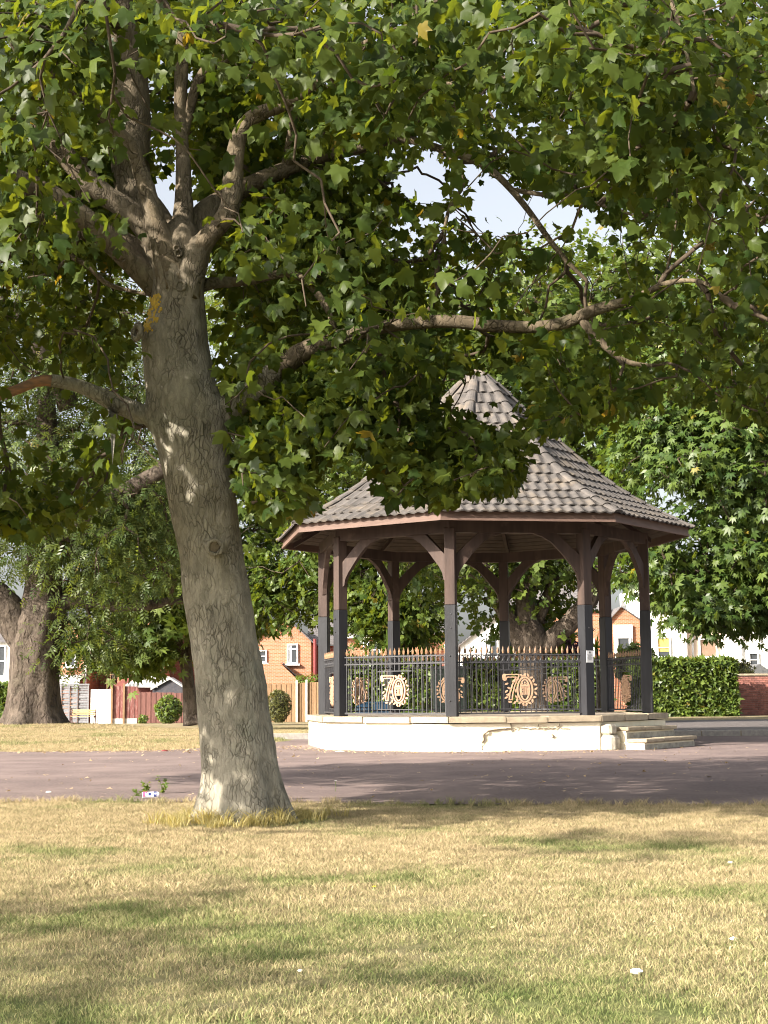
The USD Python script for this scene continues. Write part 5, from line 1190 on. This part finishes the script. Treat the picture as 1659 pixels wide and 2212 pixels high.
for u0, u1 in ((112, 133), (134, 151), (152, 168), (169, 192)):
    x0, x1 = hx(u0, YF), hx(u1, YF); zt = hz(1481, 150, YF)
    n = 15
    for i in range(n):
        z = GH + .06 + (zt - GH - .06) * (i + .5) / n
        MB().box(((x0 + x1) / 2, YF + (.02 if i % 2 else -.015), z + r.normal(0, .008)), (x1 - x0 - .04, .015, .118)).put('slat', M['grey_wood'], t)
    MB().box((x1, YF - .03, (zt + GH) / 2), (.06, .08, zt - GH + .1)).put('batten', M['grey_wood'], t)
MB().box(((hx(112, YF) + hx(194, YF)) / 2, YF - .02, hz(1479, 150, YF)), (hx(194, YF) - hx(112, YF), .12, .08)).put('capping', M['grey_wood'], t)
board_fence('white painted board fence between the grey woven fence and the flaking red one', 197, 242, 1489, 1489, 'white', .35)
board_fence('flaking red board fence left of the round green bush, on a pale gravel board', 243, 297, 1482, 1483, 'red_wood', base=.28, posts=(243, 269), postm='brown_wood')
board_fence('plain red-brown board fence behind the round green bush', 299, 420, 1495, 1497, 'dred_wood')
board_fence('brown board fence with concrete posts, left of the bandstand', 548, 705, 1479, 1473, 'brown_wood', posts=(641, 662, 690))
# trellis behind the white boards
t = keys(UsdGeom.Xform.Define(stage, numbered('/World', 'trellis')).GetPrim(), 'small pale trellis standing above the white fence', 'trellis')
for u in (231, 239, 247): MB().tube(np.array([at(u, 1495, 79.8), at(u, 1470, 79.8), at(u, 1448, 79.8)]), .025, 5).put('stake', M['brown_wood'], t)
MB().tube(np.array([at(229, 1458, 79.76), at(240, 1458, 79.76), at(249, 1457, 79.76)]), .018, 5).put('crossbar', M['brown_wood'], t)

# leafy masses: hedges and bushes with leaves of their own
LEAFLET = compound([(0, 0, 1.0, .42), (1.3, .1, .7, .36), (-1.2, .15, .7, .36)])
def leafy(name, label, cat, c, half, leafm, n, size, seed, kind='box', group=None, core=True, stem=None):
    r = np.random.default_rng(seed)
    t = keys(UsdGeom.Xform.Define(stage, numbered('/World', name)).GetPrim(), label, cat, group)
    c, half = np.asarray(c, float), np.asarray(half, float)
    d = r.normal(0, 1, (n, 3)); d /= np.linalg.norm(d, axis=1, keepdims=True)
    if kind == 'box':
        q = d / np.max(np.abs(d), axis=1, keepdims=True)
        f = r.uniform(-1, 1, (n, 3)); ax = r.choice(3, n, p=np.array([half[1] * half[2], half[0] * half[2], half[0] * half[1]]) / (half[1] * half[2] + half[0] * half[2] + half[0] * half[1]))
        f[np.arange(n), ax] = np.sign(r.uniform(-1, 1, n)); q = f
        nrm = np.zeros((n, 3)); nrm[np.arange(n), ax] = f[np.arange(n), ax]
    else: q, nrm = d, d
    P = c + q * half
    bump = (meshkit.fbm(P * 2.2, 3, seed) - .5) * .45
    P = P + nrm * (bump[:, None] * np.minimum(half.min(), .5) - np.abs(r.normal(0, .07, (n, 1))))
    P = P[:, :]; ok = P[:, 2] > c[2] - half[2] * .99
    T = nrm * .5 + r.normal(0, .6, (n, 3)) + [0, 0, -.1]; Nn = nrm + [0, 0, .5] + r.normal(0, .5, (n, 3))
    v, f, uv = scatter(LEAFLET, P[ok], orient(T, Nn)[ok], size * r.uniform(.6, 1.3, n)[ok], r.uniform(0, 1, n)[ok])
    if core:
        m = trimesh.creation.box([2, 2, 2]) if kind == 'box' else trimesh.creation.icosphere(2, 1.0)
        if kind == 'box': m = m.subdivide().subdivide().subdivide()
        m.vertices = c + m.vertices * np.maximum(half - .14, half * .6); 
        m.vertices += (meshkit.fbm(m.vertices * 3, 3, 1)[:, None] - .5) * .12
        obj('branches', m, M['core'], t, smooth=True)  # solid dark core, coloured as the shade behind the outer leaves
    if stem is not None: MB().tube(np.array([[c[0], c[1], stem], [c[0] + .02, c[1], (stem + c[2]) / 2], [c[0], c[1], c[2]]]), .07, 8).put('stem', M['twig'], t)
    obj('leaves', trimesh.Trimesh(v, f, process=False), leafm, t, smooth=True, uv=uv, kind='stuff')
    return t
YG = 58.0
zb = float(gz(hx(1495, YG), YG)); zt = hz(1426, 1495, YG)
leafy('hedge', 'clipped bright green hedge right of the bandstand, in full sun', 'hedge', ((hx(1370, YG) + hx(1590, YG)) / 2, YG + .7, (zb + zt) / 2), ((hx(1590, YG) - hx(1370, YG)) / 2, .75, (zt - zb) / 2), M['leaf_hedge'], 6500, .24, 51)
zt = hz(1432, 840, 56)
leafy('hedge', 'dark hedge behind the left half of the bandstand railing', 'hedge', ((hx(742, 56) + hx(942, 56)) / 2, 56.7, zt / 2), ((hx(942, 56) - hx(742, 56)) / 2, .7, zt / 2 + .1), M['leaf_hedge'], 3800, .24, 52)
leafy('hedge', 'hedge behind the right half of the bandstand railing, round the forked trunk', 'hedge', ((hx(1010, 57) + hx(1318, 57)) / 2, 57.7, hz(1432, 1160, 57) / 2), ((hx(1318, 57) - hx(1010, 57)) / 2, .7, hz(1432, 1160, 57) / 2 + .1), M['leaf_hedge'], 5200, .24, 53)
leafy('hedge', 'green hedge at the left edge behind the old tree', 'hedge', ((hx(-70, 68) + hx(40, 68)) / 2, 68.6, hz(1478, 0, 68) - .95), ((hx(40, 68) - hx(-70, 68)) / 2, .6, .95), M['leaf_hedge'], 2600, .22, 54)
zg = -.38
leafy('bush', 'round clipped green bush in front of the red-brown fence', 'bush', (hx(365, 75), 75, (hz(1504, 365, 75) + zg) / 2), ((hx(394, 75) - hx(337, 75)) / 2, .6, (hz(1504, 365, 75) - zg) / 2), M['leaf_hedge'], 1500, .13, 55, 'ball')
leafy('bush', 'round brownish bush in front of the brown board fence', 'bush', (hx(602, 75), 75, (hz(1490, 602, 75) + zg) / 2), ((hx(628, 75) - hx(576, 75)) / 2, .6, (hz(1490, 602, 75) - zg) / 2), M['leaf_bush'], 1400, .12, 56, 'ball')
leafy('bush', 'small low plant at the foot of the flaking red fence', 'bush', (hx(311, 77), 77, -.2), (.26, .25, .25), M['leaf_hedge'], 180, .12, 57, 'ball', core=False)
leafy('shrub', 'purple-leaved shrub behind the bandstand railing, right of the forked trunk', 'shrub', (hx(1212, 62), 62, hz(1420, 1212, 62) - .2), (.85, .7, 1.3), M['leaf_purple'], 1100, .20, 58, 'ball', stem=-.2)
leafy('shrub', 'yellow-green shrub in front of the brick house right of the bandstand', 'shrub', (hx(1372, 66), 66, hz(1420, 1372, 66) - .3), (1.0, .6, .95), M['leaf_hedge'], 900, .16, 59, 'ball', stem=-.2)
leafy('shrub', 'straggling yellow-green shrub over the brick wall at the right', 'shrub', (hx(1592, 64), 64, hz(1446, 1592, 64) - .2), (.75, .5, .65), M['leaf_bush'], 700, .15, 60, 'ball', stem=-.2)
leafy('shrub', 'tuft of weeds showing over the brown fence', 'shrub', (hx(668, 80.2), 80.2, hz(1468, 668, 80.2)), (.75, .3, .3), M['leaf_weed'], 260, .13, 61, 'ball', core=False, stem=GH)
leafy('shrub', 'yellow-leaved shrub behind the left railing panel', 'shrub', (hx(758, 60), 60, hz(1445, 758, 60) - .25), (.6, .5, .85), M['leaf_weed'], 500, .15, 62, 'ball', stem=-.2)
def spiky(label, u, v, Y, seed, L=.75):
    r = np.random.default_rng(seed); c = at(u, v, Y); g = float(gz(c[0], c[1]))
    t = keys(UsdGeom.Xform.Define(stage, numbered('/World', 'cordyline')).GetPrim(), label, 'plant', 'spiky cordylines')
    MB().tube(np.array([[c[0], c[1], g], [c[0] + .05, c[1], (g + c[2]) / 2], c]), [.09, .075, .06], 8).put('stem', M['bark_old'], t)
    for i in range(46):
        d = r.normal(0, 1, 3); d[2] = abs(d[2]) * .8 - .15; d /= np.linalg.norm(d); s = np.cross(d, [0, 0, 1]); s /= np.linalg.norm(s)
        l = L * r.uniform(.7, 1.15); q = [c + d * l * f + np.array([0, 0, -.22 * l * f * f]) for f in (0, .5, 1)]
        v_ = np.array([q[0] - s * .02, q[0] + s * .02, q[1] - s * .028, q[1] + s * .028, q[2]])
        obj('frond', trimesh.Trimesh(v_, [(0, 1, 3), (0, 3, 2), (2, 3, 4)], process=False), M['leaf_weed'], t, uv=np.full((5, 2), r.uniform(0, .4)))
spiky('spiky cordyline behind the bandstand\'s left railing', 836, 1396, 52, 1)
spiky('spiky cordyline between the two right-hand posts', 1288, 1402, 50, 2)

# brick wall at the right edge, brick by brick
w = keys(UsdGeom.Xform.Define(stage, numbered('/World', 'brick_wall')).GetPrim(), 'red brick garden wall at the right edge beyond the hedge', 'wall')
M['brickpiece'] = mat('old_red_brick', (0.30, 0.125, 0.095), (0.22, 0.10, 0.085), .9, 9, rand=.3)
M['mortar'] = mat('mortar', (0.36, 0.30, 0.26), (0.30, .25, .22), .95, 20)
YW = 60.5; bx0, bx1 = hx(1575, YW), hx(1685, YW); wz0 = float(gz(bx0, YW)) - .1; wz1 = hz(1458, 1640, YW)
MB().box(((bx0 + bx1) / 2, YW + .12, (wz0 + wz1) / 2 - .02), (bx1 - bx0, .2, wz1 - wz0)).put('mortar', M['mortar'], w)
r = np.random.default_rng(91)
nrow = int((wz1 - wz0) / .075)
for j in range(nrow):
    x = bx0 - (.1125 if j % 2 else 0)
    while x < bx1:
        MB().box((x + .107, YW + .02 + r.normal(0, .004), wz0 + (j + .5) * .075), (.213, .06, .064)).put('brick', M['brickpiece'], w)
        x += .225
MB().box(((bx0 + bx1) / 2, YW + .12, wz1 + .02), (bx1 - bx0 + .05, .34, .07)).put('coping', M['coping'], w)

# green cabinet and blue boxes behind the bandstand
M['green'] = mat('grey_green_paint', (0.055, 0.075, 0.065), (0.075, .095, .082), .55, 6)
M['blue'] = mat('blue_plastic', (0.05, 0.13, 0.24), (0.07, .16, .28), .5, 6)
YC = 47.0
t = keys(UsdGeom.Xform.Define(stage, numbered('/World', 'cabinet')).GetPrim(), 'tall grey-green cabinet behind the front railing, between hedge and forked trunk', 'cabinet')
x0, x1, z0, z1 = hx(936, YC), hx(1008, YC), .0, hz(1442, 970, YC)
MB().box(((x0 + x1) / 2, YC + .35, (z0 + z1) / 2), (x1 - x0, .7, z1 - z0), 0, .02).put('body', M['green'], t)
for a, b in ((.03, .49), (.51, .97)): MB().box((x0 + (x1 - x0) * (a + b) / 2, YC - .01, (z0 + z1) / 2), ((x1 - x0) * (b - a), .03, z1 - z0 - .16), 0, .01).put('door', M['green'], t)
MB().box(((x0 + x1) / 2, YC + .33, z1 + .02), (x1 - x0 + .08, .8, .05), 0, .015).put('top', M['green'], t)
for u0, u1, lab in ((770, 800, 'blue box behind the left railing, nearer the left post'), (806, 850, 'blue box behind the left railing under the gilded seventy')):
    t = keys(UsdGeom.Xform.Define(stage, numbered('/World', 'plastic_box')).GetPrim(), lab, 'box')
    x0, x1 = hx(u0, 45), hx(u1, 45); zt = hz(1516, 800, 45)
    MB().box(((x0 + x1) / 2, 45, zt / 2 - .03), (x1 - x0, .5, zt - .04), 0, .03).put('body', M['blue'], t); MB().box(((x0 + x1) / 2, 45, zt - .02), (x1 - x0 + .04, .54, .05), 0, .02).put('lid', M['blue'], t)

# bench
M['slatwood'] = mat('pale_bench_wood', (0.42, 0.33, 0.17), (0.35, .27, .14), .7, 6, stretch=(.3, 3, 3))
M['bench_iron'] = mat('dark_red_iron', (0.06, 0.018, 0.016), (0.08, .03, .025), .5)
YB = 73.0; bx, bz = hx(181, YB), float(gz(hx(181, YB), YB))
t = thing('park_bench', 'park bench with pale slats and dark cast ends before the grey woven fence', 'bench', (bx, YB, bz))
for i in range(3): MB().box((0, .16 + .03 * i, .50 + .095 * i), (1.15, .025, .075), 0, .006).put('back_slat', M['slatwood'], t)
for i in range(4): MB().box((0, -.22 + .10 * i, .40), (1.15, .075, .03), 0, .006).put('seat_slat', M['slatwood'], t)
for s in (-1, 1):
    e = np.array([(.30, 0), (.22, .30), (.20, .42), (.26, .75), (.22, .76), (.14, .44), (-.24, .42), (-.28, 0), (-.22, 0), (-.17, .34), (.15, .34), (.22, 0)])
    P3 = np.array([(s * .56, y, z) for y, z in e])
    MB().prism(P3, (s * .04, 0, 0)).put('bench_end', M['bench_iron'], t, fix=True)
    MB().tube(np.array([(s * .58, .20, .58), (s * .58, 0, .62), (s * .58, -.24, .60), (s * .58, -.26, .42)]), .02, 6).put('armrest', M['bench_iron'], t)

# litter and weeds on the lawn and path
def ground_at(u, v):
    d = F0 + (u - 829.5) / FPX * RC - (v - 1106) / FPX * UC
    return CAM + d * (-EYE / d[2])
g = ground_at(325, 1727)
t = thing('drinks_can', 'white, blue and purple drinks can lying in the grass by the path edge', 'can', (g[0], g[1], .045), 0.12)
M['can'] = mat('printed_can', (0.62, 0.60, 0.70), (0.60, .58, .68), .3, 9, spec=.6)
M['canblue'] = mat('can_blue', (0.02, 0.035, 0.16), None, .3, spec=.6); M['canpink'] = mat('can_pink', (0.55, 0.10, 0.22), None, .3, spec=.6); M['alu'] = mat('aluminium', (0.7, .7, .72), None, .3, metallic=.9)
prof = [(-.084, .024), (-.078, .031), (.068, .033), (.078, .026), (.083, .026)]
P = np.array([(x, 0, 0) for x, _ in prof])
MB().add(*tube(P, [q for _, q in prof], 20)).put('body', M['can'], t, smooth=40)
MB().tube(np.array([(.083, 0, 0), (.085, 0, 0), (.087, 0, 0)]), [.025, .026, .024], 20).put('rim', M['alu'], t)
def band(x0, x1, a0, a1, m):
    V = [(x, .0338 * math.sin(a) * -1, .0338 * math.cos(a)) for x in (x0, x1) for a in np.linspace(a0, a1, 7)]
    MB().add(V, [(i, i + 1, i + 8, i + 7) for i in range(6)]).put('print', M[m], t)
band(.035, .062, .0, 2.2, 'canblue'); band(-.075, -.055, .0, 2.0, 'canpink'); band(-.02, .005, .7, 1.6, 'canblue'); band(-.05, -.03, .2, 1.0, 'canpink')
m = MB().add([(0.048 + .009 * math.cos(a), -.0345 * math.sin(1.1 + .25 * math.sin(a)), .0345 * math.cos(1.1 + .25 * math.sin(a))) for a in np.linspace(0, 2 * PI, 12, endpoint=False)], [(0, i, i + 1) for i in range(1, 11)]); m.put('print', M['upvc'], t)
r = np.random.default_rng(17)
def scrap(label, u, v, s, m='paper', cat='litter', name='paper_scrap', flat=.5):
    g = ground_at(u, v)
    i = trimesh.creation.icosphere(2, 1.0); q = i.vertices
    q = q * (1 + .7 * (meshkit.fbm(q * 2.1, 3, int(u)) - .5)[:, None]) * [s, s * .8, s * flat]
    i.vertices = q + [g[0], g[1], s * flat * .6 + .01]
    return obj(name, i, M[m], None, smooth=25, label=label, category=None) if False else keys(obj(name, i, M[m], None, smooth=25), label, cat)
scrap('largest crumpled white paper on the front lawn, lower right', 1375, 2108, .022)
scrap('white scrap on the lawn near the right edge', 1585, 2036, .016)
scrap('pale scrap on the lawn below the shade at the right', 1578, 1869, .017)
scrap('upper of two yellowish scraps in the middle of the lawn', 1048, 1985, .012, 'slatwood')
scrap('lower of two yellowish scraps in the middle of the lawn', 1066, 2010, .012, 'slatwood')
scrap('tiny pale scrap on the lawn, left of centre near the bottom', 648, 2104, .009)
scrap('dark red wrapper lying on the path left of the leaning trunk', 356, 1624, .06, 'pipe', flat=.3)
scrap('white paper lying on the path before the cream plinth', 735, 1625, .08, flat=.12)
scrap('pale scrap lying on the path near its left end', 105, 1714, .03, flat=.3)
M['petal'] = mat('yellow_petal', (0.75, 0.58, 0.02), None, .6)
def flower(label, u, v, h, m, rad):
    g = ground_at(u, v)
    t = thing('flower', label, 'flower', (g[0], g[1], 0))
    MB().tube(np.array([(0, 0, 0), (.004, 0, h * .5), (0, 0, h)]), .003, 5).put('stalk', M['leaf_weed'], t)
    for a in np.arange(7) / 7 * 2 * PI:
        d = np.array([math.cos(a), math.sin(a), .25]); s = np.array([-math.sin(a), math.cos(a), 0])
        MB().add([(0, 0, h), np.array([0, 0, h]) + d * rad * .6 + s * rad * .3, np.array([0, 0, h]) + d * rad, np.array([0, 0, h]) + d * rad * .6 - s * rad * .3], QF).put('petal', M[m], t)
flower('single yellow flower in the middle of the front lawn', 808, 1928, .03, 'petal', .016)
flower('white seed head on a thin stalk by the path edge, right of the trunk', 725, 1712, .12, 'paper', .022)
def weed(label, u, v, h, n, seed):
    g = ground_at(u, v); r = np.random.default_rng(seed)
    t = thing('weed', label, 'weed', (g[0], g[1], 0))
    for k in range(n):
        a = r.uniform(0, 2 * PI); tip = np.array([math.cos(a) * .06, math.sin(a) * .06, h * r.uniform(.6, 1)])
        st_ = np.array([(0, 0, 0), tip * [.3, .3, .5], tip]); MB().tube(st_, [.004, .003, .002], 5).put('stem', M['leaf_weed'], t)
        q = np.linspace(.15, 1, 11)[:, None] * tip; d = r.normal(0, 1, (11, 3)); d[:, 2] = np.abs(d[:, 2]) * .5
        v_, f_, uv_ = scatter(LEAFLET, q, orient(d, r.normal(0, 1, (11, 3)) + [0, 0, 1]), r.uniform(.03, .06, 11), r.uniform(0, 1, 11))
        obj('leaves', trimesh.Trimesh(v_, f_, process=False), M['leaf_weed'], t, smooth=True, uv=uv_)
weed('taller green weed at the path edge beside the can', 352, 1716, .20, 3, 1)
weed('thin green weed at the path edge just above the can', 318, 1716, .16, 2, 2)
weed('low green weed at the path edge left of the can', 296, 1722, .09, 2, 3)
# dry leaves and bits blown against the plinth and over the path
r = np.random.default_rng(23)
n = 420
P = np.column_stack([r.uniform(-5, 9, n), r.uniform(14.5, 27.8, n), np.full(n, .018)])
m2 = 420; a = r.uniform(-1.6, 1.2, m2); d = 3.5 + np.abs(r.normal(.25, .45, m2)) 
P = np.vstack([P, np.column_stack([C[0] + d * np.sin(a), C[1] - d * np.cos(a), np.full(m2, .02)])])
m3 = 420; lx_ = r.uniform(-7, -3, m3); P = np.vstack([P, np.column_stack([lx_, 27.9 + r.normal(0, .35, m3), np.full(m3, .02)])])
n = len(P); T_ = r.normal(0, 1, (n, 3)); T_[:, 2] *= .2
v, f, uv = scatter(LEAFLET, P, orient(T_, np.array([0, 0, 1.0]) + r.normal(0, .35, (n, 3))), r.uniform(.02, .07, n), r.uniform(0, 1, n))
M['dryleaf'] = leaf_mat('dry_leaf', (0.22, 0.15, 0.08), (0.48, 0.36, 0.22), trans=.1)
obj('leaf_litter', trimesh.Trimesh(v, f, process=False), M['dryleaf'], None, uv=uv, kind='stuff', label='dry fallen leaf bits scattered over the asphalt', cat='leaves')
